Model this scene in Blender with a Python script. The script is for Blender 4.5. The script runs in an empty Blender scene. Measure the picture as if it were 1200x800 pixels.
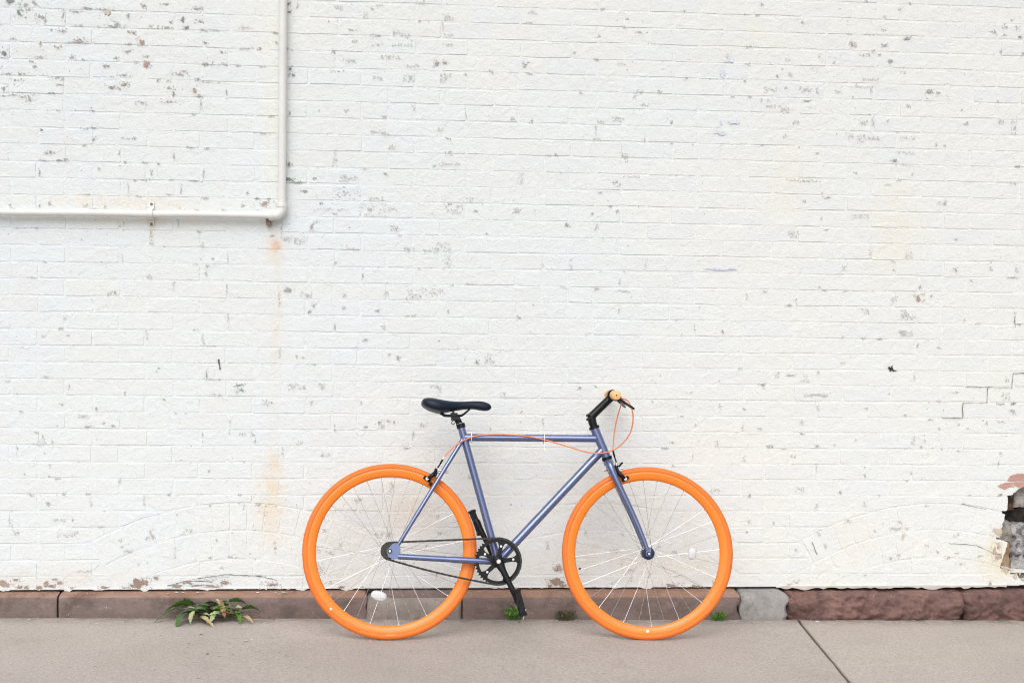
import bpy, math, random
from mathutils import Vector, Matrix, noise
R_ = math.radians
scene = bpy.context.scene
col = scene.collection

# ---------------------------------------------------------------- camera
cam = bpy.data.cameras.new('camera'); cam.sensor_width = 36.0; cam.lens = 48.0
cam.clip_start = 0.05; cam.clip_end = 500
cam_o = bpy.data.objects.new('camera', cam); col.objects.link(cam_o)
yaw, pitch, roll = R_(5.056), R_(2.512), R_(0.884)
fw = Vector((math.sin(yaw)*math.cos(pitch), math.cos(yaw)*math.cos(pitch), -math.sin(pitch)))
rt = Vector((math.cos(yaw), -math.sin(yaw), 0)); up = rt.cross(fw)
r2 = rt*math.cos(roll) + up*math.sin(roll); u2 = up*math.cos(roll) - rt*math.sin(roll)
M = Matrix((r2, u2, -fw)).transposed().to_4x4(); M.translation = Vector((1.516, -5.608, 1.286))
cam_o.matrix_world = M
scene.camera = cam_o

# ---------------------------------------------------------------- sky, sun, exposure
SUN_EL, SUN_AZ = 47.0, -166.0      # azimuth clockwise from +Y: behind the camera, a little to its left
world = bpy.data.worlds.new('World'); scene.world = world; world.use_nodes = True
wn = world.node_tree; wn.nodes.clear()
sky = wn.nodes.new('ShaderNodeTexSky'); sky.sky_type = 'NISHITA'; sky.sun_disc = False
sky.sun_elevation = R_(SUN_EL); sky.sun_rotation = R_(SUN_AZ)
sky.air_density = 1.0; sky.dust_density = 4.0; sky.ozone_density = 1.0
hs = wn.nodes.new('ShaderNodeHueSaturation'); hs.inputs['Saturation'].default_value = 0.36   # a white overcast sky
bg = wn.nodes.new('ShaderNodeBackground'); bg.inputs['Strength'].default_value = 0.13
wo = wn.nodes.new('ShaderNodeOutputWorld')
wn.links.new(sky.outputs[0], hs.inputs['Color']); wn.links.new(hs.outputs[0], bg.inputs['Color'])
wn.links.new(bg.outputs[0], wo.inputs['Surface'])
sun = bpy.data.lights.new('sun', 'SUN'); sun.energy = 1.1; sun.angle = R_(60); sun.color = (1.0, 0.99, 0.965)
sun_o = bpy.data.objects.new('sun', sun); col.objects.link(sun_o)
sd = Vector((math.sin(R_(SUN_AZ))*math.cos(R_(SUN_EL)), math.cos(R_(SUN_AZ))*math.cos(R_(SUN_EL)), math.sin(R_(SUN_EL))))
sun_o.rotation_euler = sd.to_track_quat('Z', 'Y').to_euler(); sun_o.location = (0, -6, 8)
vs = scene.view_settings
vs.view_transform = 'Standard'; vs.look = 'None'; vs.gamma = 1.0; vs.use_curve_mapping = False
vs.exposure = 0.14
scene.cycles.filter_width = 1.1

random.seed(11)
rnd = random.uniform

# ---------------------------------------------------------------- helpers
class MB:
    """collects vertices and faces of one mesh"""
    def __init__(s): s.v = []; s.f = []; s.c = []
    def add(s, vs, fs, c=None):
        o = len(s.v); s.v += [tuple(p) for p in vs]; s.f += [tuple(i+o for i in f) for f in fs]
        if c is not None: s.c += [c]*len(fs)
    def box(s, c, h, ax=None):
        c = Vector(c); X, Y, Z = ax or (Vector((1,0,0)), Vector((0,1,0)), Vector((0,0,1)))
        vs = [c + X*(i*h[0]) + Y*(j*h[1]) + Z*(k*h[2]) for i in (-1,1) for j in (-1,1) for k in (-1,1)]
        s.add(vs, [(0,1,3,2),(4,6,7,5),(0,4,5,1),(2,3,7,6),(0,2,6,4),(1,5,7,3)])
    def tube(s, pts, rad, n=12, cap=True, flat=None):
        """sweep of a circle; rad one number or one per point; flat=(axis, factor) squeezes along an axis"""
        pts = [Vector(p) for p in pts]; m = len(pts)
        if not hasattr(rad, '__len__'): rad = [rad]*m
        T = [(pts[min(i+1,m-1)] - pts[max(i-1,0)]).normalized() for i in range(m)]
        a = Vector((0,1,0)) if abs(T[0].y) < .9 else Vector((1,0,0))
        N = (a - T[0]*a.dot(T[0])).normalized(); vs = []
        for i in range(m):
            N = (N - T[i]*N.dot(T[i])).normalized(); B = T[i].cross(N)
            for k in range(n):
                t = 2*math.pi*k/n
                d = N*math.cos(t) + B*math.sin(t)
                if flat: d = d + Vector(flat[0])*(d.dot(Vector(flat[0]))*(flat[1]-1))
                vs.append(pts[i] + d*rad[i])
        fs = [(i*n+k, i*n+(k+1)%n, (i+1)*n+(k+1)%n, (i+1)*n+k) for i in range(m-1) for k in range(n)]
        if cap: fs += [tuple(range(n))[::-1], tuple(range((m-1)*n, m*n))]
        s.add(vs, fs)
    def lathe(s, prof, n, c=(0,0,0), axis=(0,1,0), closed=True, a0=0.0):
        """prof: (radius, offset along axis) points, closed ring if closed"""
        A = Vector(axis).normalized(); c = Vector(c)
        X = Vector((1,0,0)); X = (X - A*X.dot(A)).normalized() if abs(A.x) < .9 else Vector((0,0,1)); Z = X.cross(A)
        m = len(prof); vs = []
        for i in range(n):
            t = a0 + 2*math.pi*i/n; d = X*math.cos(t) + Z*math.sin(t)
            vs += [c + d*r + A*o for r, o in prof]
        fs = []
        for i in range(n):
            j = (i+1) % n
            for k in range(m if closed else m-1):
                l = (k+1) % m; fs.append((i*m+k, j*m+k, j*m+l, i*m+l))
        s.add(vs, fs)
    def prism(s, poly, y0, y1):
        """polygon of (x,z) points extruded from y0 to y1"""
        n = len(poly)
        vs = [(x, y0, z) for x, z in poly] + [(x, y1, z) for x, z in poly]
        s.add(vs, [tuple(range(n)), tuple(range(n, 2*n))[::-1]] + [(i, i+n, (i+1)%n+n, (i+1)%n) for i in range(n)])
    def mesh(s, name, mat, smooth=None):
        me = bpy.data.meshes.new(name); me.from_pydata(s.v, [], s.f); me.update()
        if mat: me.materials.append(mat)
        if smooth:
            me.polygons.foreach_set('use_smooth', [True]*len(me.polygons))
            me.set_sharp_from_angle(angle=R_(smooth))
        if s.c and not isinstance(s.c[0], tuple):
            a = me.attributes.new('tone', 'FLOAT', 'FACE'); a.data.foreach_set('value', s.c)
        elif s.c:
            a = me.attributes.new('tint', 'FLOAT_COLOR', 'FACE'); a.data.foreach_set('color', [q for c in s.c for q in (*c, 1.0)])
        return me
    def build(s, name, mat, parent=None, smooth=40):
        return link(name, s.mesh(name, mat, smooth), parent)

def fix_normals(me):
    import bmesh
    b = bmesh.new(); b.from_mesh(me); bmesh.ops.recalc_face_normals(b, faces=b.faces); b.to_mesh(me); b.free()

def link(name, data, parent=None):
    o = bpy.data.objects.new(name, data); col.objects.link(o)
    if parent: o.parent = parent
    if data and len(data.polygons) < 60000 and data.users == 1: fix_normals(data)
    return o
def empty(name, loc=(0,0,0), parent=None):
    o = bpy.data.objects.new(name, None); o.location = loc; o.empty_display_size = .1; col.objects.link(o)
    if parent: o.parent = parent
    return o
def tag(o, label=None, cat=None, group=None, kind=None):
    if label: o['label'] = label
    if cat: o['category'] = cat
    if group: o['group'] = group
    if kind: o['kind'] = kind
    return o

# ---------------------------------------------------------------- materials
class NT:
    def __init__(s, name):
        s.m = bpy.data.materials.new(name); s.m.use_nodes = True; s.t = s.m.node_tree
        s.b = s.t.nodes['Principled BSDF']; s.pos = s.n('ShaderNodeNewGeometry').outputs['Position']
    def n(s, k, **kw):
        nd = s.t.nodes.new(k)
        for a, v in kw.items(): setattr(nd, a, v)
        return nd
    def put(s, sock, v):
        if isinstance(v, (int, float)): sock.default_value = v
        elif isinstance(v, (tuple, list)):
            sock.default_value = (*v, 1.0) if len(v) == 3 and sock.type == 'RGBA' else v
        else: s.t.links.new(v, sock)
    def noise(s, scale, detail=4, rough=.55, vec=None, dist=0):
        q = s.n('ShaderNodeTexNoise'); s.put(q.inputs['Vector'], vec or s.pos)
        q.inputs['Scale'].default_value = scale; q.inputs['Detail'].default_value = detail
        q.inputs['Roughness'].default_value = rough; q.inputs['Distortion'].default_value = dist
        return q.outputs['Fac']
    def ramp(s, v, a, b, lo=0.0, hi=1.0):
        q = s.n('ShaderNodeMapRange', interpolation_type='SMOOTHSTEP'); s.put(q.inputs['Value'], v)
        for i, x in zip(('From Min','From Max','To Min','To Max'), (a, b, lo, hi)): s.put(q.inputs[i], x)
        return q.outputs[0]
    def math(s, op, a, b=0.0, c=None):
        q = s.n('ShaderNodeMath', operation=op); s.put(q.inputs[0], a); s.put(q.inputs[1], b)
        if c is not None: s.put(q.inputs[2], c)
        return q.outputs[0]
    def mix(s, f, a, b, mode='MIX'):
        q = s.n('ShaderNodeMix', data_type='RGBA', blend_type=mode); s.put(q.inputs[0], f)
        s.put(q.inputs[6], a); s.put(q.inputs[7], b); return q.outputs[2]
    def attr(s, name, out='Fac'):
        return s.n('ShaderNodeAttribute', attribute_name=name).outputs[out]
    def bump(s, h, strength=.5, dist=.002, prev=None):
        q = s.n('ShaderNodeBump'); q.inputs['Strength'].default_value = strength; q.inputs['Distance'].default_value = dist
        s.put(q.inputs['Height'], h)
        if prev: s.t.links.new(prev, q.inputs['Normal'])
        return q.outputs[0]
    def scaled(s, v):
        q = s.n('ShaderNodeVectorMath', operation='MULTIPLY'); s.put(q.inputs[0], s.pos); q.inputs[1].default_value = v
        return q.outputs[0]
    def blob(s, x, z, sx, sz):
        """soft elliptical mask on the wall round world (x, z)"""
        q = s.n('ShaderNodeVectorMath', operation='SUBTRACT'); s.put(q.inputs[0], s.pos); q.inputs[1].default_value = (x, 0, z)
        w = s.n('ShaderNodeVectorMath', operation='MULTIPLY'); s.put(w.inputs[0], q.outputs[0]); w.inputs[1].default_value = (1/sx, 0, 1/sz)
        l = s.n('ShaderNodeVectorMath', operation='LENGTH'); s.put(l.inputs[0], w.outputs[0])
        return s.ramp(l.outputs['Value'], 0.0, 1.0, 1.0, 0.0)
    def out(s, color=None, rough=.5, normal=None, metal=0.0, spec=.5, **kw):
        if color is not None: s.put(s.b.inputs['Base Color'], color)
        s.put(s.b.inputs['Roughness'], rough); s.put(s.b.inputs['Metallic'], metal)
        s.put(s.b.inputs['Specular IOR Level'], spec)
        if normal: s.t.links.new(normal, s.b.inputs['Normal'])
        for k, v in kw.items(): s.put(s.b.inputs[k.replace('_', ' ')], v)
        return s.m

def paint_material():
    t = NT('white_wall_paint')
    low = t.noise(1.1, 3); mid = t.noise(7, 5)
    sx_ = t.n('ShaderNodeSeparateXYZ'); t.put(sx_.inputs[0], t.pos)      # the coat is a little creamier towards the right
    c = t.mix(t.ramp(t.math('MULTIPLY_ADD', sx_.outputs['X'], .07, low), .42, .88), (.752,.802,.822), (.792,.803,.775))
    tone = t.attr('tone')
    c = t.mix(t.ramp(tone, 0, .8, 0, .65), c, (.745,.788,.812)); c = t.mix(t.ramp(t.math('FRACT', t.math('MULTIPLY', tone, 7.3)), 0, 1, 0, .4), c, (.765,.775,.762))
    c = t.mix(t.ramp(mid, .5, .75, 0, .35), c, (.76,.755,.73))
    # old stains: rust below the pipe, streaks, yellowing beside the pipe, cream patches
    brk = t.noise(16, 5, .65); strk = t.noise(9, 5, .6, t.scaled((3,1,.5)))
    for x, z, sx, sz, colr, k, tex in (
        (1.047,1.415,.028,.04,(.70,.36,.22),1.3,brk), (1.045,1.40,.07,.10,(.78,.62,.48),.7,brk), (1.045,.80,.040,.75,(.75,.70,.62),.3,strk),
        (1.05,1.15,.04,.36,(.77,.70,.58),.5,strk), (1.045,.50,.06,.16,(.77,.64,.48),.7,brk), (1.03,.36,.10,.24,(.77,.67,.52),.85,brk),
        (1.02,1.95,.055,.75,(.79,.785,.70),.8,brk), (.45,1.575,.75,.055,(.80,.70,.55),.6,brk), (.45,1.505,.75,.03,(.76,.66,.50),.6,brk), (.555,1.49,.03,.07,(.72,.60,.40),.8,brk),
        (3.62,1.52,.2,.35,(.80,.76,.66),.7,brk), (3.15,1.75,.16,.3,(.80,.775,.69),.55,brk), (2.95,2.3,.3,.2,(.80,.77,.68),.5,brk), (4.12,.13,.14,.16,(.78,.70,.48),.9,brk),
        (3.5,.25,.18,.2,(.80,.765,.67),.5,brk), (.1,.06,.6,.09,(.72,.66,.57),.6,brk), (1.62,.33,.18,.14,(.76,.64,.50),.6,brk), (2.55,.12,.9,.12,(.78,.73,.63),.6,brk)):
        c = t.mix(t.math('MULTIPLY', t.math('MULTIPLY', t.blob(x, z, sx, sz), t.ramp(tex, .25, .7)), k), c, colr)
    # fine flaking: specks of the older coat and of bare clay, denser in patches
    dens = t.math('ADD', t.noise(1.7, 2), t.math('MULTIPLY', t.blob(.45, 2.15, .95, .65), .13))
    speck = t.noise(46, 4, .68)
    thr = t.ramp(dens, .36, .72, .725, .635)
    m = t.ramp(t.math('SUBTRACT', speck, thr), 0.0, .012)
    chipc = t.mix(t.noise(21, 2), (.36,.33,.30), (.52,.49,.46))
    c = t.mix(t.math('MULTIPLY', m, .9), c, chipc)
    sub = t.ramp(t.noise(160, 3), .6, .75, 0, .25)          # dust in the pores
    c = t.mix(sub, c, (.66,.65,.63))
    h1 = t.noise(24, 4, .62, dist=.6); h2 = t.noise(120, 3, .6)
    rid = t.math('ABSOLUTE', t.math('SUBTRACT', t.noise(38, 3, .5, dist=1.0), .5))
    nb = t.bump(h1, .7, .006); nb = t.bump(rid, .5, .005, nb); nb = t.bump(h2, .45, .002, nb); nb = t.bump(m, -.6, .0015, nb)
    return t.out(c, .62, nb, spec=.3)

def tinted(name, rough=.8, bs=60, bstr=.5, bd=.003):
    t = NT(name); c = t.attr('tint', 'Color')
    c = t.mix(t.ramp(t.noise(bs, 5), .35, .75, 0, .35), c, (.24,.21,.19))
    return t.out(c, rough, t.bump(t.noise(bs*2, 4), bstr, bd), spec=.2)

def mottled(name, a, b, scale, rough=.8, bump=(.5,.003), c3=None, s3=120, spec=.3, detail=6, k3=.5):
    t = NT(name); c = t.mix(t.ramp(t.noise(scale, detail, .6), .3, .7), a, b)
    if c3: c = t.mix(t.ramp(t.noise(s3, 3), .52, .66, 0, k3), c, c3)
    h = t.noise(scale*3, 7, .65)
    return t.out(c, rough, t.bump(h, *bump), spec=spec)

def plain(name, c, rough=.4, metal=0.0, spec=.5, var=.12, scale=30, coat=0.0, bump=None, **kw):
    t = NT(name); d = tuple(x*(1-var) for x in c)
    cc = t.mix(t.noise(scale, 4), d, tuple(min(1, x*(1+var*.6)) for x in c))
    r = t.ramp(t.noise(scale*2.3, 4), .3, .7, rough*.85, min(1, rough*1.2))
    return t.out(cc, r, t.bump(t.noise(scale*6, 3), *bump) if bump else None, metal, spec, Coat_Weight=coat, **kw)

M_PAINT = paint_material()
M_CHIP = tinted('bare_patch')
M_CRACK = plain('crack_shadow', (.13,.12,.11), .9)
M_PIPE = None

# ================================================================ ground: sidewalk, kerb, road
GA, GS = -0.081, -0.0092            # the pavement falls gently to the right along the wall
def gz(x): return GA + GS*x

def concrete_material(name, a, b, seed):
    t = NT(name); v = t.scaled((1,1,1)); off = t.n('ShaderNodeVectorMath', operation='ADD'); t.put(off.inputs[0], v); off.inputs[1].default_value = (seed*3.1, seed*1.7, 0)
    p = off.outputs[0]
    c = t.mix(t.ramp(t.noise(1.6, 4, .6, p), .3, .7), a, b)
    c = t.mix(t.ramp(t.noise(5, 5, .65, p), .45, .8, 0, .35), c, tuple(x*.8 for x in a))
    c = t.mix(t.ramp(t.noise(95, 4, .7, p), .35, .7, 0, .55), c, tuple(x*.62 for x in a))
    c = t.mix(t.ramp(t.noise(170, 3, .7, p), .56, .68, 0, .55), c, tuple(min(1, x*1.55) for x in b))
    c = t.mix(t.ramp(t.noise(38, 3, .5, p), .70, .73, 0, .6), c, tuple(x*.45 for x in a))
    y = t.n('ShaderNodeSeparateXYZ'); t.put(y.inputs[0], t.pos)
    seam = t.math('MULTIPLY', t.ramp(y.outputs['Y'], -.20, -.06), t.ramp(t.noise(14, 5, .7, p), .35, .65))       # soil washed against the wall
    c = t.mix(t.math('MULTIPLY', seam, .6), c, (.17,.14,.12))
    c = t.mix(t.ramp(t.noise(9, 5, .7, p), .64, .72, 0, .35), c, tuple(q*.66 for q in a)); c = t.mix(t.ramp(t.noise(2.6, 6, .7, p), .58, .72, 0, .30), c, tuple(q*.72 for q in a))
    n = t.bump(t.noise(60, 6, .7, p), .5, .003); n = t.bump(t.noise(260, 3, .6, p), .5, .0012, n); n = t.bump(t.noise(3, 3, .5, p), .2, .01, n)
    return t.out(c, .88, n, spec=.25)
M_CONC1 = concrete_material('sidewalk_concrete', (.428,.380,.345), (.486,.436,.400), 1)
M_CONC2 = concrete_material('newer_sidewalk_concrete', (.450,.398,.355), (.504,.448,.402), 2)
M_DIRT = mottled('joint_dirt', (.07,.06,.05), (.13,.11,.09), 40)
M_ASPH = mottled('asphalt', (.045,.045,.047), (.075,.073,.07), 8, .9, (.6,.006))
M_KERB = mottled('kerb_concrete', (.27,.26,.25), (.34,.33,.31), 10)

road = MB(); road.add([(-80,-120,-.26),(90,-120,-.26),(90,-4.25,-.26),(-80,-4.25,-.26)], [(0,1,2,3)])
tag(road.build('road', M_ASPH, None, None), kind='structure')
bed = MB(); bed.add([(-80,-4.2,gz(-80)*0-.22),(90,-4.2,-.22),(90,8,-.22),(-80,8,-.22)], [(0,1,2,3)])
tag(bed.build('ground', M_DIRT, None, None), kind='structure')
walk = empty('sidewalk', (1.6,-2.1,gz(1.6))); tag(walk, kind='structure')
def jx(k, y): return (-.055 if k == 0 else 3.2285 + 3.28*(k-1)) + .092*(y + .06) - (0 if k else 0)
def slab(k, y0, y1, mat):
    """one slab between joints k and k+1; rounded upper edges, worn a little unevenly"""
    m = MB(); g = .0055; n = 26
    def edge(y, a): return a
    rows = []
    nx, ny = 26, 40
    for j in range(ny+1):
        for i in range(nx+1):
            y = y0 + (y1-y0)*j/ny
            xa, xb = jx(k, y)+g, jx(k+1, y)-g
            s = i/nx; x = xa + (xb-xa)*(0 if i == 0 else 1 if i == nx else (.004/(xb-xa) if i == 1 else 1-.004/(xb-xa) if i == nx-1 else s))
            yy = y + (g if j == 0 else -g if j == ny else 0)
            z = gz(x) - (.004 if i in (0,nx) or j in (0,ny) else 0) + .0012*noise.noise(Vector((x*3, y*3, k)))
            if i in (0,nx): x += .005*noise.noise(Vector((k*9+i, y*9, 0)))
            rows.append((x, yy - .0, z))
    m.add(rows, [(j*(nx+1)+i, j*(nx+1)+i+1, (j+1)*(nx+1)+i+1, (j+1)*(nx+1)+i) for j in range(ny) for i in range(nx)])
    # skirt down into the joint
    ring = [i for i in range(nx+1)] + [j*(nx+1)+nx for j in range(1, ny+1)] + [ny*(nx+1)+i for i in range(nx-1, -1, -1)] + [j*(nx+1) for j in range(ny-1, 0, -1)]
    o = len(m.v); m.v += [(m.v[i][0], m.v[i][1], m.v[i][2]-.09) for i in ring]; q = len(ring)
    m.f += [(ring[i], ring[(i+1)%q], o+(i+1)%q, o+i) for i in range(q)]
    return m.build('slab', mat, walk, 30)
for k in range(-1, 3):
    mat = M_CONC2 if k == 1 else M_CONC1
    for (y0, y1) in ((-2.05, -.045), (-4.05, -2.05)):
        s_ = slab(k, y0, y1, mat); s_.matrix_parent_inverse = walk.matrix_world.inverted() if False else Matrix.Translation((-1.6,2.1,-gz(1.6)))
kb = MB()
kb.prism([(-14,-.30),(14,-.30),(14,-.10),(-14,-.10)], -4.24, -4.06)
kb_o = kb.build('kerb', M_KERB, None, 30); tag(kb_o, kind='structure')

# ================================================================ the painted brick wall
PB, PH = 0.2133, 0.0667             # brick pitch along and up the wall
X0W, X1W, NROW = -1.28, 5.76, 47
ARCH_X = (.905, 2.374, 3.842); ARCH_Z = -.805; RO, RM, RI = 1.170, 1.060, .945; AHALF = R_(30)
HOLE = [(4.221,.441),(4.173,.401),(4.157,.344),(4.140,.290),(4.123,.226),(4.166,.204),(4.152,.150),(4.137,.107),(4.183,.085),(4.240,.035),(4.33,.04),(4.43,.12),(4.45,.30),(4.38,.42),(4.29,.47)]
def inside(poly, x, z):
    r = False; j = len(poly)-1
    for i in range(len(poly)):
        (a, b), (c, d) = poly[i], poly[j]
        if (b > z) != (d > z) and x < (c-a)*(z-b)/(d-b)+a: r = not r
        j = i
    return r
def arch_zone(x, z, grow=0.0):
    """1 inside a ring of the arches, 2 under the arch, 0 elsewhere"""
    for ax in ARCH_X:
        dx, dz = x-ax, z-ARCH_Z; r = math.hypot(dx, dz); a = abs(math.atan2(dx, dz))
        if a < AHALF + grow/r and RI-grow < r < RO+grow: return 1
    return 0
wall = empty('painted_brick_wall', (2.1, 0, 0))
tag(wall, 'old brick wall under flaking white paint with three flat arches near its foot', 'wall')
WI = Matrix.Translation((-2.1, 0, 0))
def onwall(o): o.parent = wall; o.matrix_parent_inverse = WI; return o

def relief(m, poly, tone, off=0.0, bev=.0022, tilt=(0,0), deep=.007):
    """one painted brick: uneven front polygon, worn bevel, going back into the mortar"""
    n = len(poly); cx = sum(p[0] for p in poly)/n; cz = sum(p[1] for p in poly)/n
    fr, bk = [], []
    for x, z in poly:
        d = Vector((cx-x, cz-z)); d.normalize(); b = bev*rnd(.6, 1.5)
        # inset mostly towards the nearest edges
        ix = x + (b if x < cx else -b)*min(1, abs(d.x)*3+.3); iz = z + (b if z < cz else -b)*min(1, abs(d.y)*3+.45)
        y = -off + tilt[0]*(x-cx) + tilt[1]*(z-cz) + rnd(-.0004,.0004)
        fr.append((ix, y, iz)); bk.append((x, deep, z))
    o = len(m.v)
    m.add(fr + bk, [tuple(range(n))] + [(i, i+n, (i+1)%n+n, (i+1)%n) for i in range(n)], tone)

def rect_poly(x0, x1, z0, z1, j=.0013):
    w, h = x1-x0, z1-z0; c = min(.0032, h*.12)
    p = [(x0+c,z0),(x0+w*.33,z0),(x0+w*.67,z0),(x1-c,z0),(x1,z0+c),(x1,z1-c),(x1-c,z1),(x0+w*.67,z1),(x0+w*.33,z1),(x0+c,z1),(x0,z1-c),(x0,z0+c)]
    return [(x+rnd(-j,j), z+rnd(-j,j)) for x, z in p]

def cut_poly(x0, x1, z0, z1, keep, extra):
    pts = []
    n = 14
    for a in range(n): pts.append((x0+(x1-x0)*a/n, z0))
    for a in range(6): pts.append((x1, z0+(z1-z0)*a/6))
    for a in range(n): pts.append((x1-(x1-x0)*a/n, z1))
    for a in range(6): pts.append((x0, z1-(z1-z0)*a/6))
    q = [p for p in pts if keep(*p)] + [p for p in extra if x0 < p[0] < x1 and z0 < p[1] < z1]
    if len(q) < 5: return None
    cx = sum(p[0] for p in q)/len(q); cz = sum(p[1] for p in q)/len(q)
    q.sort(key=lambda p: math.atan2(p[1]-cz, p[0]-cx))
    ar = abs(sum(q[i][0]*q[(i+1)%len(q)][1]-q[(i+1)%len(q)][0]*q[i][1] for i in range(len(q))))/2
    return q if ar > 2.5e-4 else None

arc_pts = []
for ax in ARCH_X:
    for k in range(160):
        a = -AHALF*1.02 + 2*AHALF*1.02*k/159
        for r in (RO+.0045, RI-.0045): arc_pts.append((ax+r*math.sin(a), ARCH_Z+r*math.cos(a)))
hole_pts = [(HOLE[i][0]+(HOLE[(i+1)%len(HOLE)][0]-HOLE[i][0])*k/8 + rnd(-.003,.003), HOLE[i][1]+(HOLE[(i+1)%len(HOLE)][1]-HOLE[i][1])*k/8 + rnd(-.003,.003)) for i in range(len(HOLE)) for k in range(8)]
HOLE = hole_pts

CAMX, CAMZ = 1.6, 1.29
bricks = []                         # (x0,x1,z0,z1) whole bricks; cut ones go straight to polygons
cut = []
J, JX = .0046, .0058
for n in range(NROW):
    z0, z1 = n*PH + J/2 + (.012 if n == 0 else 0), (n+1)*PH - J/2
    x = math.floor(X0W/PB)*PB + (0 if n % 2 == 0 else PB/2)
    shift = .010*noise.noise(Vector((n*.37, 3.1, 0)))
    edges = []
    while x < X1W+PB:
        e = x + shift + rnd(-.005,.005); edges.append(e)
        if random.random() < .06: edges.append(e + PB*.5 + rnd(-.006,.006))
        x += PB
    dz = lambda xx: .0022*noise.noise(Vector((xx*.9, n*1.7, 5)))
    for a, b in zip(edges[:-1], edges[1:]):
        if b < X0W or a > X1W: continue
        xa, xb = max(a, X0W)+JX/2, min(b, X1W)-JX/2
        if xb-xa < .03: continue
        d = dz((xa+xb)/2); za, zb = z0+d+rnd(-.0012,.0012), z1+d+rnd(-.0012,.0012)
        smp = [(xa+(xb-xa)*i/8, za+(zb-za)*k/3) for i in range(9) for k in range(4)]
        inA = [arch_zone(px, pz, .004) for px, pz in smp]; inH = [inside(HOLE, px, pz) for px, pz in smp]
        if not any(inA) and not any(inH): bricks.append((xa, xb, za, zb))
        else:
            ar = [p for p in arc_pts if not inside(HOLE, *p)]; hp = [p for p in hole_pts if not arch_zone(*p, .004)]
            def keep(px, pz): return not arch_zone(px, pz, .004) and not inside(HOLE, px, pz)
            # a brick may be cut both above and below an arch ring: keep the two remains apart
            for side in (0, 1):
                def sd(px, pz, side=side):
                    ax = min(ARCH_X, key=lambda q: abs(q-px)); return (math.hypot(px-ax, pz-ARCH_Z) > RM) == (side == 0)
                q = cut_poly(xa, xb, za, zb, lambda px, pz: keep(px, pz) and sd(px, pz), [p for p in ar+hp if sd(*p)])
                if q: cut.append(q)
bricks.sort(key=lambda b: ((b[0]+b[1])/2-CAMX)**2 + ((b[2]+b[3])/2-CAMZ)**2)
full = [b for b in bricks if .195 < b[1]-b[0] < .222]
singles = set(full[:300])

VAR = []
for k in range(36):
    m = MB(); w, h = .2075, .0621
    relief(m, rect_poly(-w/2, w/2, -h/2, h/2), rnd(0,1)**2*.8, rnd(-.0006,.0006), tilt=(rnd(-.008,.008), rnd(-.006,.006)))
    me = m.mesh('brick', M_PAINT, None); fix_normals(me); VAR.append(me)
for b in full[:300]:
    o = bpy.data.objects.new('brick', random.choice(VAR)); col.objects.link(o)
    o.location = ((b[0]+b[1])/2, 0, (b[2]+b[3])/2); o.scale = ((b[1]-b[0])/.2075, 1, (b[3]-b[2])/.0621)
    onwall(o)
fm = MB()
for b in bricks:
    if b in singles: continue
    relief(fm, rect_poly(*b), rnd(0,1)**2*.8, rnd(-.0006,.0006), tilt=(rnd(-.008,.008), rnd(-.006,.006)))
for q in cut: relief(fm, q, rnd(0,1)**2*.8, rnd(-.0010,.0012), bev=.002, deep=.05 if q[0][0] > 3.95 and q[0][1] < .6 else .007)
f_o = fm.build('brick_field', M_PAINT, None, None); onwall(f_o); f_o['kind'] = 'stuff'

# two rings of header bricks in each arch, every one its own piece
for ax in ARCH_X:
    for (ra, rb, ph) in ((RM+.0025, RO, 0), (RI, RM-.0025, .5)):
        rm = (ra+rb)/2; cnt = round(2*AHALF*rm/.068)
        for k in range(cnt):
            a0 = -AHALF + 2*AHALF*k/cnt; a1 = -AHALF + 2*AHALF*(k+1)/cnt; g = .0022
            P = lambda r, a: (ax + r*math.sin(a), ARCH_Z + r*math.cos(a))
            poly = [P(ra, a0+g/ra), P(ra, a1-g/ra), P((ra+rb)/2, a1-g/rm), P(rb, a1-g/rb), P(rb, (a0+a1)/2), P(rb, a0+g/rb), P((ra+rb)/2, a0+g/rm)]
            poly = [(x+rnd(-.001,.001), z+rnd(-.001,.001)) for x, z in poly]
            if any(inside(HOLE, *p) for p in poly):
                den = [(poly[i][0]+(poly[(i+1)%7][0]-poly[i][0])*q/6, poly[i][1]+(poly[(i+1)%7][1]-poly[i][1])*q/6) for i in range(7) for q in range(6)]
                den = [p for p in den if not inside(HOLE, *p)] + [p for p in hole_pts if inside(poly, *p)]
                if len(den) < 8: continue
                ccx = sum(p[0] for p in den)/len(den); ccz = sum(p[1] for p in den)/len(den)
                poly = sorted(den, key=lambda p: math.atan2(p[1]-ccz, p[0]-ccx))
            if min(p[1] for p in poly) < .006: poly = [(x, max(z, .012)) for x, z in poly]
            m = MB(); relief(m, poly, rnd(0,1)**2*.6, rnd(-.0006,.0009), bev=.002, tilt=(rnd(-.006,.006), rnd(-.006,.006)), deep=.05 if poly[0][0] > 3.95 else .007)
            onwall(m.build('arch_brick', M_PAINT, None, None))

# mortar: a slightly uneven painted sheet, flush with the bricks here and there
mm = MB(); GX, GZ = .022, .0222
nx, nz = int((X1W-X0W)/GX), int((NROW*PH-.014)/GZ)
def my(x, z):
    return .0013 + .0010*noise.noise(Vector((x*5, z*9, 0))) + .0007*noise.noise(Vector((x*23, z*31, 4)))
mv = [(X0W+i*GX, my(X0W+i*GX, .014+k*GZ), .014+k*GZ) for k in range(nz+1) for i in range(nx+1)]
mf = [(k*(nx+1)+i, k*(nx+1)+i+1, (k+1)*(nx+1)+i+1, (k+1)*(nx+1)+i) for k in range(nz) for i in range(nx)
      if not (4.0 < X0W+i*GX < 4.5 and k*GZ < .6 and any(inside(HOLE, X0W+(i+a)*GX, .014+(k+b)*GZ) for a in (0,.5,1) for b in (0,.5,1)))]
mm.add(mv, mf); m_o = mm.build('mortar', M_PAINT, None, 180); onwall(m_o)
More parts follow.
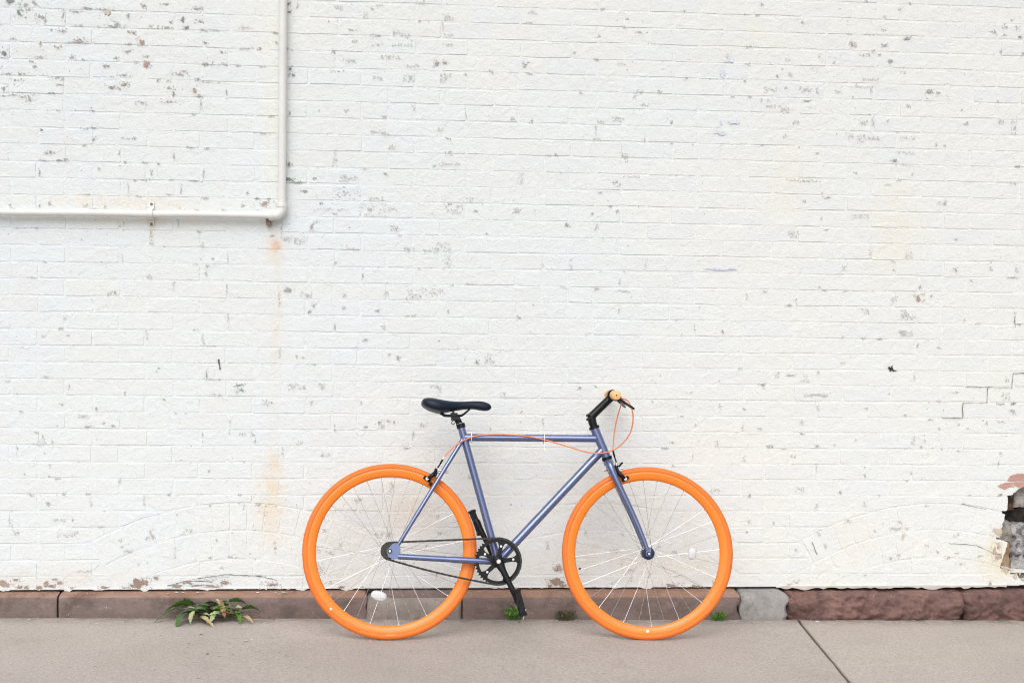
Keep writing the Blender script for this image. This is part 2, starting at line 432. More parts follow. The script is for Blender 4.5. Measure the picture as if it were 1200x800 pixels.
core = MB(); zt = NROW*PH
core.prism([(X0W,.016),(4.09,.016),(4.09,zt),(X0W,zt)], .012, .34); core.prism([(4.47,.016),(X1W,.016),(X1W,zt),(4.47,zt)], .012, .34)
core.prism([(4.091,.50),(4.469,.50),(4.469,zt),(4.091,zt)], .012, .34)
M_RAW = mottled('raw_brick', (.20,.10,.075), (.30,.17,.13), 14)
M_CAVITY = mottled('dark_cavity', (.012,.011,.011), (.05,.04,.035), 22, .95, (1,.01))  # near-black colour for the inside of the hole
onwall(core.build('core', M_RAW, None, 30))
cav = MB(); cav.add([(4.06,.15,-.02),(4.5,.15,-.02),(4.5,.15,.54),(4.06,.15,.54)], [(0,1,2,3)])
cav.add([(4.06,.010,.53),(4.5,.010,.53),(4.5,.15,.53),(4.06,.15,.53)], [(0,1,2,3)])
onwall(cav.build('cavity', M_CAVITY, None, None))
def lump(name, lo, hi, mat, amp=.01, n=5, seed=0):
    m = MB(); lo, hi = Vector(lo), Vector(hi); vs = []; fs = []
    import bmesh
    b = bmesh.new(); bmesh.ops.create_cube(b, size=1.0); bmesh.ops.subdivide_edges(b, edges=b.edges, cuts=n, use_grid_fill=True)
    for v in b.verts:
        p = Vector(((v.co.x+.5)*(hi.x-lo.x)+lo.x, (v.co.y+.5)*(hi.y-lo.y)+lo.y, (v.co.z+.5)*(hi.z-lo.z)+lo.z))
        q = p*22 + Vector((seed*5, 0, 0)); v.co = p + noise.noise_vector(q)*amp + noise.noise_vector(q*3)*amp*.4
    me = bpy.data.meshes.new(name); b.to_mesh(me); b.free(); me.materials.append(mat)
    me.polygons.foreach_set('use_smooth', [True]*len(me.polygons)); me.set_sharp_from_angle(angle=R_(28))
    return onwall(link(name, me))
M_RUB = mottled('grey_rubble', (.18,.165,.15), (.44,.41,.38), 30, .9, (.8,.006))
M_PALE = mottled('pale_rubble', (.20,.19,.18), (.56,.55,.55), 30, .9, (1.0,.010), (.06,.06,.07), 34, k3=.8)
M_TIMB = mottled('charred_timber', (.035,.024,.018), (.17,.095,.06), 18, .9, (.8,.006))
M_TAN = mottled('rotten_timber', (.22,.14,.08), (.42,.29,.19), 20, .9, (.8,.006))
lump('rubble_stone', (4.108,.030,.205), (4.192,.14,.282), M_RUB, .012, 9, 1)
lump('rubble_stone', (4.186,.050,.145), (4.290,.14,.275), M_PALE, .016, 9, 2)
lump('rubble_stone', (4.200,.040,.020), (4.330,.14,.150), M_PALE, .016, 9, 12)
lump('rubble_stone', (4.285,.045,.13), (4.440,.14,.29), M_RUB, .016, 9, 13)
lump('timber', (4.128,.045,.060), (4.190,.13,.212), M_TAN, .008, 8, 3)
lump('timber', (4.140,.040,.335), (4.203,.13,.45), M_TIMB, .010, 8, 4)
lump('timber', (4.125,.060,.275), (4.30,.14,.338), M_CAVITY, .014, 8, 5)
lump('rubble_stone', (4.205,.050,.345), (4.30,.14,.45), M_RUB, .014, 8, 6)

# places where the paint has come off, in their own outlines
CHIPS = "9,2361,41,17,n 38,2322,29,33,n 67,2332,25,12,g 116,2302,29,22,g 134,2292,7,25,g 54,2351,16,8,g 98,2355,16,15,g 204,2311,8,34,g 248,2329,41,8,b 302,2345,41,8,g 356,2341,33,8,g 373,2325,37,38,o 516,2359,18,15,b 456,2319,13,17,b 385,2277,83,8,b 414,2284,18,15,b 269,2275,22,7,g 161,2254,8,7,g 195,2252,30,15,b 606,2370,30,5,b 727,2358,34,12,g 671,2307,10,30,d 623,2299,8,7,d 602,2277,37,8,b 548,2280,12,7,g 686,2280,17,10,d 736,2307,25,10,g 799,2273,25,7,b 753,2272,17,7,b 918,2287,34,10,b 460,2256,12,8,b 479,2252,13,10,b 506,2220,25,22,p 460,2207,20,7,b 265,2218,25,13,b 265,2210,83,6,b 762,2221,15,8,b 922,2205,34,6,b 9,2217,25,8,b -24,2156,20,22,d 112,2146,33,8,g 242,2148,22,15,g 286,2141,12,7,g 182,2184,20,12,b 116,2199,8,18,b 531,2132,23,25,p 410,2153,10,12,g 456,2180,25,10,b 490,2137,15,7,g 527,2161,17,7,b 754,2136,17,8,d 771,2140,34,10,b 834,2138,42,9,b 889,2135,14,5,g 829,2187,14,8,b -9,2078,30,7,g 42,2079,20,8,b 96,2109,12,10,g 83,2127,13,8,b 369,2120,30,12,b 662,2093,42,8,b 678,2106,20,8,b 733,2076,17,12,g 574,2068,13,6,d 616,2066,13,5,g 784,2068,42,4,g 178,2069,50,7,g 200,2061,8,7,g 191,2039,15,7,b 431,2085,50,10,b 444,2046,30,22,b 423,2031,12,8,b 390,2036,30,12,b -24,2021,15,22,g 25,2054,33,8,b 157,2005,15,5,d 637,2016,8,22,d 845,2023,7,34,g 616,2039,30,10,b 742,2010,34,9,b 717,2031,17,25,p 79,1982,25,25,g 50,1987,25,10,b 21,1995,33,7,b -24,1989,25,7,b 511,1977,33,8,b 620,1986,42,10,b 181,1938,13,5,g 319,1941,17,7,g 713,1935,13,5,g 746,1976,7,34,g 286,1869,20,5,g 324,1872,17,7,g 120,1857,7,10,d 324,1825,10,14,d 484,1834,7,7,g 457,1833,33,5,g 701,1804,22,5,g 770,1802,17,4,g 286,1802,15,4,g 149,1770,25,15,b 183,1740,22,6,d 216,1744,22,12,g 129,1739,25,5,g 424,1777,5,17,g 638,1761,5,26,g 449,1739,8,5,g 525,1739,20,6,b 577,1737,13,5,b 345,1710,8,7,g 1088,2386,12,9,d 1091,2357,12,7,d 1125,2383,10,17,g 1287,2380,26,12,b 1398,2355,15,21,b 1449,2394,26,5,b 1424,2380,12,9,b 1617,2412,26,14,b 1731,2356,31,19,b 1250,2323,9,6,d 1614,2334,17,6,b 1653,2333,9,3,g 1352,2291,43,7,b 1438,2274,31,7,b 1451,2272,12,5,d 1528,2285,31,19,b 1567,2275,22,17,g 1709,2317,7,26,b 1732,2283,26,10,b 1732,2244,30,10,b 1036,2270,20,7,b 1041,2230,17,9,b 973,2206,15,9,b 1088,2207,26,10,g 1271,2203,17,19,d 1357,2246,21,10,b 1447,2235,34,9,b 1542,2237,52,9,b 1583,2248,7,26,b 1499,2187,60,14,b 1685,2167,31,24,d 1720,2171,21,22,d 1725,2110,35,29,b 1574,2102,35,21,b 1448,2101,29,12,g 1285,2125,43,7,b 1093,2127,17,17,d 1106,2106,17,12,d 986,2135,42,5,g 1332,2168,43,12,b 1590,2154,35,10,b 1803,2125,10,12,b 1908,2141,14,12,b 1214,1965,7,7,d 1098,1951,10,15,d 1158,1957,7,5,g 1325,1966,14,10,b 1476,1948,22,10,b 1597,1982,9,26,b 1810,1961,5,26,g 1706,1898,16,17,g 1481,1875,21,9,b 1451,1883,43,9,b 1026,1937,14,7,b 988,1867,43,4,b 1737,1864,17,6,d 1741,1804,23,16,g 1096,1746,17,21,n 1405,1734,17,4,g 1512,1824,21,12,b 1682,1752,14,7,g 1743,1760,61,12,g 1280,1776,12,52,b 2360,2407,23,7,d 2467,2371,11,7,d 2457,2337,14,8,d 2705,2411,9,5,d 2959,2406,7,7,d 3013,2404,20,5,d 3027,2448,14,12,g 2075,2384,26,12,g 2066,2345,26,5,b 2515,2320,21,6,b 2352,2298,12,7,g 2982,2276,18,11,g 2251,2229,11,9,b 2345,2202,19,8,d 2047,2184,26,17,u 2047,2165,11,9,b 2072,2135,25,6,d 2449,2187,27,5,g 2722,2137,11,7,d 2819,2137,7,5,d 2967,2132,11,7,d 2980,2203,18,7,g 3056,2099,13,21,g 3053,2055,27,9,g 2914,2067,14,5,d 2985,2068,18,5,g 2278,2066,11,7,g 2527,2076,27,12,g 2607,2078,18,12,g 2505,2058,11,17,g 2545,2024,27,9,g 2077,1944,14,12,d 2364,1949,21,10,g 2435,1960,36,14,g 2661,1955,9,14,d 2870,1958,13,18,u 2924,1962,54,14,u 2866,1914,45,12,u 2352,1875,21,7,g 2345,1910,7,35,g 2548,1880,9,21,g 2663,1867,13,4,d 2181,1809,12,12,d 2150,1804,21,7,g 2465,1807,23,32,b 3044,1870,18,4,d 2002,1953,14,12,b 2900,2218,36,35,u 2870,2160,23,35,u 3660,2475,9,7,g 3475,2478,11,9,g 3557,2416,11,9,g 3622,2450,15,7,g 4078,2391,15,14,g 4110,2419,11,5,g 4030,2366,22,18,d 4134,2388,11,14,g 4145,2349,19,5,d 4079,2356,13,5,g 3204,2381,15,7,g 3396,2392,9,5,g 3398,2341,27,4,g 3487,2340,37,4,g 3556,2361,22,7,b 3658,2329,28,16,d 3420,2297,18,21,p 3425,2294,27,18,g 3560,2297,22,14,d 3467,2254,46,9,g 3512,2272,15,12,g 3587,2230,24,19,d 3536,2256,18,7,g 3280,2245,11,16,g 3343,2220,9,7,g 3148,2225,15,14,b 3100,2156,15,11,d 3159,2164,15,12,b 3502,2154,55,9,b 3639,2187,20,7,g 3224,2104,36,18,b 3274,2101,9,23,g 3142,2109,13,7,g 3366,2099,22,9,g 3466,2121,73,7,b 3508,2103,7,27,g 3757,2108,28,20,d 3796,2105,15,14,d 3090,2032,45,9,b 3135,2018,27,18,b 3230,2056,31,7,d 3083,2100,27,9,g 3671,2050,13,11,b 3475,1973,28,20,g 3516,1979,15,36,g 3187,1966,22,11,g 3580,1982,11,14,g 3143,1912,11,18,g 3467,1906,28,28,g 3421,1914,18,14,g 3518,1908,37,12,b 3796,1888,13,14,d 3828,1886,11,7,d 3670,1916,55,9,g 3662,1853,55,9,b 3612,1819,28,11,d 3659,1802,55,5,g 3281,1842,15,7,b 4129,1968,13,36,g 4072,1993,19,13,b 3923,1980,19,7,b 4144,1806,23,4,d 3203,1865,11,5,g 4161,2282,9,9,d 4062,2288,7,14,g 551,1427,12,38,g 551,1460,10,17,b 543,1284,20,19,g 404,1218,22,12,d 384,1211,13,12,g 601,1406,13,4,d 654,1512,8,7,d 441,1485,5,34,g 658,1496,5,26,g 13,1545,17,7,b -4,1558,10,7,d 112,1558,8,15,d 151,1570,10,12,b 291,1562,15,12,g 324,1551,20,5,b 368,1561,7,12,b 836,1554,19,9,b 727,1552,25,7,b 914,1574,12,9,b 504,1604,22,5,b 458,1633,5,34,g 668,1633,5,34,g 550,1695,7,20,g 756,1704,5,43,g 727,1670,42,4,n 525,1670,25,4,g 487,1669,10,4,g 630,1673,12,5,g 932,1628,9,9,b 761,1603,17,7,g 622,1615,17,4,g 299,1608,13,4,g 749,1412,17,9,b 133,1336,12,5,g 83,1273,30,4,g 727,1336,22,5,g 771,1328,14,9,d 640,1247,5,34,g 852,1242,5,43,g 767,1301,7,26,g 196,1071,17,9,b 129,1039,13,7,b 225,1042,10,9,b 436,1355,5,26,g 856,1362,5,34,g 795,1361,10,7,g 857,1112,7,43,g 726,1072,17,5,g 535,1048,8,26,g 756,1042,7,26,g 741,1468,17,7,g 58,1469,66,5,b 112,1689,7,25,g 216,1112,10,17,b 1099,1685,31,19,n 1131,1673,43,7,n 1203,1690,15,9,d 1157,1637,24,16,d 1311,1692,19,21,b 1341,1695,43,21,g 1487,1718,12,9,d 1001,1584,31,19,p 971,1605,12,5,d 1014,1606,12,5,d 1037,1595,9,4,d 1017,1507,20,19,g 1092,1444,26,21,g 1141,1439,31,26,g 1333,1634,78,35,g 1445,1615,43,10,g 1828,1616,23,16,g 1881,1601,9,4,d 1745,1597,17,4,d 1855,1573,11,7,d 1256,1568,103,7,g 1278,1551,17,7,g 1433,1572,78,43,g 1515,1573,26,12,g 1767,1578,52,26,g 1188,1496,14,26,d 1209,1515,21,9,g 1524,1494,24,19,b 1898,1483,14,7,g 1544,1467,12,5,g 1344,1408,52,7,g 1582,1411,35,14,g 1673,1407,44,17,b 1725,1425,44,26,g 1742,1369,26,61,b 1286,1352,10,7,g 1397,1306,7,35,d 1461,1338,10,3,g 1626,1333,14,4,g 1100,1237,34,21,d 1169,1220,34,17,b 1324,1223,10,16,b 1493,1229,14,19,g 1606,1227,44,30,b 1689,1237,70,26,g 1199,1176,14,14,d 1182,1151,12,17,d 1322,1166,10,14,b 1459,1159,16,10,d 1746,1160,7,12,d 1594,1139,35,7,g 1286,1087,7,26,d 1481,1090,16,16,g 1410,1039,14,12,d 1221,1591,14,7,d 1837,1274,35,5,g 1763,1268,14,5,g 1030,1456,14,5,d 1068,1478,5,52,g 1062,1201,7,52,b 2037,1710,18,35,g 2203,1734,9,4,d 2436,1697,23,21,g 2498,1727,54,6,g 2370,1659,20,6,d 2413,1604,12,5,d 2026,1577,26,19,g 2438,1583,14,14,d 2336,1570,9,7,d 2233,1522,20,18,d 2355,1515,11,21,g 2566,1365,9,35,g 2474,1335,11,4,d 2376,1335,11,4,g 2221,1266,21,7,g 2251,1359,14,35,g 2131,1349,9,18,g 2457,1292,7,27,g 2480,1253,36,9,g 2359,1260,14,9,g 2037,1140,11,12,d 2097,1192,11,4,d 2455,1173,7,18,g 2776,1101,5,27,g 2894,1094,11,18,d 2722,1078,7,5,g 2698,1134,11,4,g 2995,1238,7,21,g 3072,1260,15,5,g 2686,1736,9,4,d 2874,1352,118,14,u 3225,1725,37,9,b 3270,1726,46,9,g 3174,1726,36,9,b 3308,1671,9,18,g 3327,1658,24,7,d 3227,1643,15,9,b 3588,1717,22,7,g 3633,1739,18,9,g 3448,1764,15,7,g 3693,1764,9,9,g 4132,1734,19,7,g 3840,1654,11,18,b 3823,1644,33,9,b 3306,1569,9,9,d 3472,1581,55,13,g 3189,1500,37,27,g 3331,1523,18,6,g 3891,1493,11,7,d 3522,1430,9,36,g 3689,1424,24,23,b 3895,1364,21,16,d 3626,1360,11,7,g 3620,1398,13,9,g 3408,1365,18,18,g 3962,1320,13,7,b 3742,1289,11,13,d 3305,1284,9,9,d 3736,1240,33,32,p 3791,1251,11,11,g 3629,1238,22,18,g 3174,1205,22,7,d 3205,1219,7,21,b 3677,1180,28,18,b 3696,1162,46,18,b 3506,1182,22,18,g 3939,1152,7,7,g 4001,1139,19,5,g 4160,1155,8,45,d 4175,1137,15,5,d 3684,1090,47,18,b 3670,1099,22,13,g 3569,1068,28,6,d 3499,1070,15,7,d 3412,1073,9,13,g 4140,1336,38,4,d 4050,1371,8,13,g 4167,1368,15,13,b 4049,1398,8,5,d 3415,1269,22,5,g 3328,1270,15,4,d 772,895,7,52,d 799,871,43,3,d 229,838,8,22,d 448,814,5,21,g 137,876,18,9,g -17,857,25,5,g 25,808,7,7,g 910,828,31,16,n 902,848,34,9,n 808,808,34,9,g 582,915,8,7,d 574,902,7,5,g 602,789,12,5,d 334,749,6,21,d 651,734,12,5,g 689,733,17,3,d 41,737,13,5,g 200,766,13,9,g 288,718,34,12,g 309,677,34,7,d 365,688,10,9,d 397,680,22,10,d 183,679,10,4,g 664,696,5,5,d 867,687,5,35,g 125,614,18,21,g 125,640,5,17,g 108,602,33,5,g 104,652,17,4,g 163,618,7,17,g 758,647,4,21,d 758,619,5,7,d 959,649,12,10,d 920,650,21,7,g 864,652,7,7,g 969,622,9,17,d 711,601,10,3,d 25,579,5,34,g 132,569,8,5,g 267,535,13,4,g 673,544,12,4,b 711,533,9,4,d 925,535,12,4,d 154,515,5,14,b 150,476,7,7,b 54,484,8,7,d 784,499,9,12,g 185,466,17,7,d 209,403,13,12,d 79,400,20,10,d 303,404,13,5,d 623,403,12,5,d 909,401,12,5,d 755,403,9,3,g 148,366,17,16,d 525,377,8,35,g 314,372,7,26,b 428,459,7,21,g 905,367,14,4,g 926,356,5,21,g 369,336,10,4,d 789,357,9,5,d 117,398,7,3,g 4,337,3,14,b 246,1003,10,4,d 760,1020,7,14,g 790,1006,26,5,b 1546,965,16,18,d 1131,970,7,12,g 1158,966,9,7,g 1201,936,17,4,d 1916,967,21,32,b 1869,954,12,18,n 1938,954,11,11,g 1007,777,21,21,g 1031,780,12,7,g 1237,847,22,19,g 1133,844,52,17,g 1468,700,21,18,d 1481,684,17,12,g 1507,707,10,7,d 1532,702,9,9,d 1416,682,14,9,g 1652,694,23,16,b 1290,681,7,23,g 1694,851,32,9,g 1980,818,18,18,g 1929,676,9,11,g 1609,648,7,35,d 1583,596,26,7,d 1252,567,31,12,g 1148,615,17,12,g 1080,575,7,35,g 984,362,17,14,d 1524,436,16,35,b 1389,378,26,18,g 1844,481,11,18,g 1063,980,7,35,g 1194,781,7,17,g 1398,783,7,18,g 1509,981,9,7,g 1716,833,9,35,b 2298,849,18,12,d 2975,938,16,9,g 3068,872,24,13,d 2885,885,9,5,d 2787,699,13,9,g 2725,734,18,4,d 2660,600,27,7,d 2691,625,14,6,g 2882,619,15,22,g 2997,561,15,22,g 2778,564,5,27,g 2697,528,15,7,g 3097,611,9,9,d 3063,683,16,11,g 2997,768,11,7,d 2892,776,9,18,g 2989,691,7,18,b 2362,857,9,9,g 2053,708,14,4,g 2146,708,7,27,g 3077,854,13,4,g 2877,421,27,16,g 3024,403,13,13,d 2814,380,9,9,g 3625,942,22,25,K 3638,935,24,5,K 3414,965,13,9,g 3131,913,18,22,b 3255,905,15,18,b 3246,887,37,7,b 3309,922,9,13,g 3190,913,37,11,o 3727,905,9,15,b 3835,1033,19,5,g 3737,1042,9,13,g 3298,829,111,13,o 3340,824,18,14,b 3620,837,11,5,d 3902,844,28,5,b 3837,808,13,9,g 4131,828,21,22,g 4135,901,9,15,b 4165,799,15,11,d 4106,797,23,5,d 3313,773,11,18,g 3521,773,13,7,g 3690,746,13,5,d 4164,762,19,13,g 3241,713,17,20,g 3247,664,15,6,d 3730,639,13,31,b 3764,614,11,11,g 3782,637,7,9,g 3815,607,11,5,g 3479,638,9,13,g 3118,609,13,13,d 3106,609,7,11,d 3311,612,17,13,d 3387,618,7,11,g 3203,569,9,14,b 3217,566,7,11,d 4119,584,11,11,g 3521,524,6,7,d 3523,490,7,15,d 3725,500,6,11,g 3311,521,7,27,b 3707,466,11,7,d 3416,417,17,15,d 3239,430,28,15,g 3315,353,13,22,b 3586,404,11,5,g 4123,405,13,7,d 3986,406,15,5,b 3795,360,15,5,g 3523,367,13,18,g 3928,596,13,5,b 4109,542,6,15,b 3841,692,9,9,b 4052,716,8,11,b 3802,728,19,5,d 3175,600,37,4,d 4113,721,19,5,b -2,287,12,26,b 192,299,42,10,b 20,247,17,16,b 217,238,50,14,b 259,247,13,7,b 242,299,8,10,b 352,271,25,3,d -21,39,42,26,B 20,56,17,10,B 58,26,20,12,B 108,25,25,12,B 142,38,18,26,B 171,58,17,9,B 192,43,17,12,B 159,30,25,10,B 33,26,17,10,B 243,21,17,7,B 369,23,34,10,B 428,216,12,12,o 462,172,25,17,o 551,246,19,24,o 564,229,17,14,b 437,190,17,9,o 538,225,14,9,b 700,255,26,12,b 679,242,17,5,o 505,116,7,9,b 539,124,10,5,b 649,168,7,44,g 790,145,12,5,d 872,148,14,5,d 522,37,43,35,B 573,60,20,12,B 484,28,25,17,B 450,22,34,9,d 658,27,34,16,B 697,45,31,12,B 804,27,51,11,B 761,53,86,7,g 855,44,34,12,B 744,31,43,7,B 821,66,69,5,g 293,90,42,7,g 816,215,7,9,b 657,322,7,7,d 880,246,14,4,g 1513,237,44,30,o 1473,237,23,12,b 1274,164,23,16,o 1226,171,17,12,b 1255,255,17,11,b 1317,197,10,18,b 1718,308,11,18,g 1671,192,12,9,b 1723,245,14,9,b 1619,121,7,18,b 1028,39,52,14,b 1045,32,35,7,B 1323,20,17,7,B 1410,20,14,7,d 1713,63,5,27,d 1080,21,7,7,d 1052,189,7,44,b 1235,100,26,35,b 1279,38,9,18,b 2333,245,9,22,b 2175,191,11,27,b 2219,97,27,23,B 2211,39,54,27,B 2243,21,27,13,B 2189,25,18,13,B 2456,168,27,13,b 2311,95,11,9,K 2488,114,5,22,g 2525,87,24,9,b 2612,69,11,7,b 2694,19,45,13,B 2731,28,36,13,b 2795,21,18,9,B 2813,18,27,11,B 2710,163,15,13,b 2645,186,9,7,b 2716,64,36,9,g 2881,36,11,11,b 3028,292,11,13,b 3018,249,13,9,b 2369,16,22,5,d 2530,51,7,18,b 2449,33,7,9,b 2491,240,9,13,b 3451,294,28,9,b 3332,240,11,13,b 3361,185,11,18,b 3232,171,7,18,g 3235,35,24,18,o 3208,26,28,9,o 3679,290,22,18,o 3700,230,19,27,o 3666,262,47,13,o 3713,262,15,9,b 3646,134,13,9,d 3679,148,17,11,b 3800,189,15,7,b 3852,161,9,9,b 3930,234,19,13,b 4112,170,28,46,p 4118,133,38,28,p 4037,142,28,13,o 3953,110,38,6,b 3895,135,15,11,d 3937,156,19,6,b 4104,253,34,33,o 4162,86,38,13,p 3536,61,11,7,b 3573,253,7,9,b 3132,285,9,13,b 4088,27,8,18,d 3885,14,9,7,d"
TINT = {'g': ((.38,.37,.36),(.54,.53,.51)), 'b': ((.38,.34,.30),(.54,.49,.44)), 'd': ((.20,.19,.18),(.42,.40,.385)), 'n': ((.22,.28,.25),(.36,.41,.36)),
        'o': ((.60,.52,.42),(.70,.62,.53)), 'p': ((.48,.34,.30),(.56,.44,.39)), 'B': ((.33,.25,.20),(.48,.38,.32)), 'u': ((.74,.79,.90),(.80,.84,.93)), 'K': ((.012,.012,.012),(.02,.02,.02))}
cm = MB()
def chip(x, z, w, h, tint, y=-.0034, rag=.45):
    n = 9 if max(w, h) < .012 else 16
    ph = rnd(0, 50); vs = []
    for i in range(n):
        a = 2*math.pi*i/n; r = 1 + rag*noise.noise(Vector((math.cos(a)*1.7+ph, math.sin(a)*1.7, ph)))*2 + rnd(-.16,.16)
        r = max(.25, r)
        vs.append((x + .5*w*r*math.cos(a), y, max(.016, z + .5*h*r*math.sin(a))))
    cm.add(vs + [(x, y-.0001, z)], [(i, (i+1)%n, n) for i in range(n)], tint)
for t_ in CHIPS.split():
    a = t_.split(','); x, z, w, h = (int(q)/1000 for q in a[:4]); lo, hi = TINT[a[4]]
    def tint():
        k = random.random(); return tuple(l+(q-l)*k for l, q in zip(lo, hi))
    if (x > 1.12 or z < 1.6) and a[4] in 'gbdo' and x < 4.05:     # finer and paler wear away from the upper left
        w *= .82; h *= .82; lo = tuple(.62*q+.38*.66 for q in lo); hi = tuple(.62*q+.38*.68 for q in hi)
    big = w*h
    if a[4] in 'uK' or big < 4e-5: chip(x, z, max(w,.0022), max(h,.0022), tint())
    else:       # a flaked area is a main scar and smaller ones scattered round it
        main = 1.15 if a[4] == 'B' else .58 if w*h > 1.5e-4 and a[4] in 'gb' else .8
        fine = big > 9e-5 and a[4] in 'gb' and (x > 1.12 or z < 1.6)
        for q in range(3):
            k = rnd(.35,.75)*main*(.42 if fine else 1); chip(x+rnd(-.3,.3)*w, z+rnd(-.25,.25)*h, w*k, h*k*1.1, tint(), rag=.75)
        for k in range(6 + int(big/(1.6e-5 if fine else 4e-5))):
            if k > 40: break
            chip(x+rnd(-.85,.85)*w, z+rnd(-.8,.8)*h, rnd(.0014,.0048)*(1.3 if w > h else 1), rnd(.0012,.0036), tint())
for k in range(800):                # lone specks, most along the bed joints
    x = rnd(-.1, 4.3); z = rnd(.05, 2.6)
    if random.random() < .6: z = round(z/PH)*PH + rnd(-.006,.004)
    if inside(HOLE, x, z): continue
    lo, hi = TINT[random.choice('ggbd')]; chip(x, z, rnd(.0015,.005), rnd(.0012,.003), tuple(.7*(l+(q-l)*random.random())+.19 for l, q in zip(lo, hi)))
def patch(poly, tint, y=-.0032, n=10):
    pts = []
    for i in range(len(poly)):
        a, b = poly[i], poly[(i+1)%len(poly)]
        for k in range(n):
            s = k/n; pts.append((a[0]+(b[0]-a[0])*s+rnd(-.0015,.0015), y, a[1]+(b[1]-a[1])*s+rnd(-.0015,.0015)))
    cm.add(pts, [tuple(range(len(pts)))], tint)
patch([(4.105,.445),(4.142,.460),(4.19,.463),(4.225,.462),(4.226,.441),(4.205,.437),(4.185,.446),(4.160,.440),(4.140,.430)], (.56,.33,.28))
patch([(4.150,.468),(4.164,.489),(4.19,.497),(4.25,.498),(4.26,.468)], (.55,.31,.26))
for px, pz, w_ in ((4.118,.255,.026),(4.125,.20,.02),(4.17,.445,.012),(4.15,.085,.03),(4.21,.062,.03),(4.24,.05,.03),(4.128,.235,.018)): [chip(px+rnd(-.01,.01), pz+rnd(-.012,.012), w_*rnd(.3,.8), w_*rnd(.3,.9), (.66,.57,.42), rag=.7) for _ in range(3)]
c_o = cm.build('paint_scars', M_CHIP, None, None); onwall(c_o); c_o['kind'] = 'stuff'
def crack(pts, w=.0035):
    m = MB(); q = []
    for (a, b) in zip(pts[:-1], pts[1:]):
        k = max(2, int(math.dist(a, b)/.012))
        q += [(a[0]+(b[0]-a[0])*i/k + rnd(-.0012,.0012), a[1]+(b[1]-a[1])*i/k + rnd(-.0012,.0012)) for i in range(k)]
    q.append(pts[-1]); L, R2 = [], []
    for i, p in enumerate(q):
        t = Vector(q[min(i+1, len(q)-1)]) - Vector(q[max(i-1, 0)]); t.normalize(); nrm = Vector((-t.y, t.x))*w*.5*rnd(.35,1.2)
        L.append((p[0]+nrm.x, -.0033, p[1]+nrm.y)); R2.append((p[0]-nrm.x, -.0033, p[1]-nrm.y))
    n = len(q); m.add(L+R2, [(i, i+1, n+i+1, n+i) for i in range(n-1)])
    onwall(m.build('crack', M_CRACK, None, None))
crack([(4.26,.931),(4.161,.927),(4.157,.867)]); crack([(3.95,.868),(4.156,.866)], .0018); crack([(4.05,.866),(4.049,.801)], .004)
crack([(3.943,.800),(4.049,.800)], .002); crack([(3.943,.799),(3.944,.737)], .004); crack([(3.85,.735),(3.944,.735)], .0022)
crack([(.820,.955),(.826,.912)], .006); crack([(3.95,.368),(4.06,.345)], .0018); crack([(3.300,.205),(3.325,.15)], .003); crack([(4.10,.155),(4.02,.190),(3.9,.198)], .002); crack([(4.135,.150),(4.10,.158)], .003)
crack([(.74,.060),(.86,.075),(1.0,.066),(1.06,.05)], .003); crack([(.62,.03),(.70,.05),(.80,.045)], .003)

# ================================================================ the stone plinth
plinth = empty('stone_plinth', (2.1, -.06, -.09))
tag(plinth, 'low brown sandstone plinth along the foot of the white wall', 'plinth')
PI_ = Matrix.Translation((-2.1, .06, .09))
def sandstone(name, a, b, c3):
    t = NT(name); c = t.mix(t.ramp(t.noise(7, 6, .6), .3, .7), a, b)
    c = t.mix(t.ramp(t.noise(40, 5, .65, t.scaled((.5,1,1.6))), .4, .75, 0, .6), c, c3)
    c = t.mix(t.ramp(t.noise(5, 6, .7), .5, .7, 0, .7), c, tuple(x*.5 for x in a)); c = t.mix(t.ramp(t.noise(17, 5, .7), .58, .72, 0, .5), c, tuple(min(1, x*1.5) for x in b))
    fl = t.math('MULTIPLY', t.ramp(t.noise(75, 3, .6), .725, .735), .8)      # splashes of white paint
    c = t.mix(fl, c, (.70,.68,.66))
    n = t.bump(t.noise(30, 6, .65), .8, .010); n = t.bump(t.noise(150, 3), .5, .003, n)
    return t.out(c, .85, n, spec=.25)
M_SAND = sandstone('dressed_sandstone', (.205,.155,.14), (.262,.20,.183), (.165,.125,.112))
M_SANDTOP = sandstone('redder_sandstone_top', (.32,.19,.135), (.37,.235,.18), (.22,.15,.12))
M_SANDR = sandstone('rock_faced_sandstone', (.168,.100,.092), (.262,.155,.132), (.11,.068,.063))
M_PATCH2 = mottled('brown_grey_repair', (.27,.235,.215), (.36,.315,.29), 12, .9, (.8,.005), (.2,.17,.15), 60)
M_PATCH = mottled('grey_repair_mortar', (.27,.265,.255), (.38,.37,.355), 12, .9, (.7,.004), (.2,.19,.18), 60)
def zf(x): return .000 - .0045*x
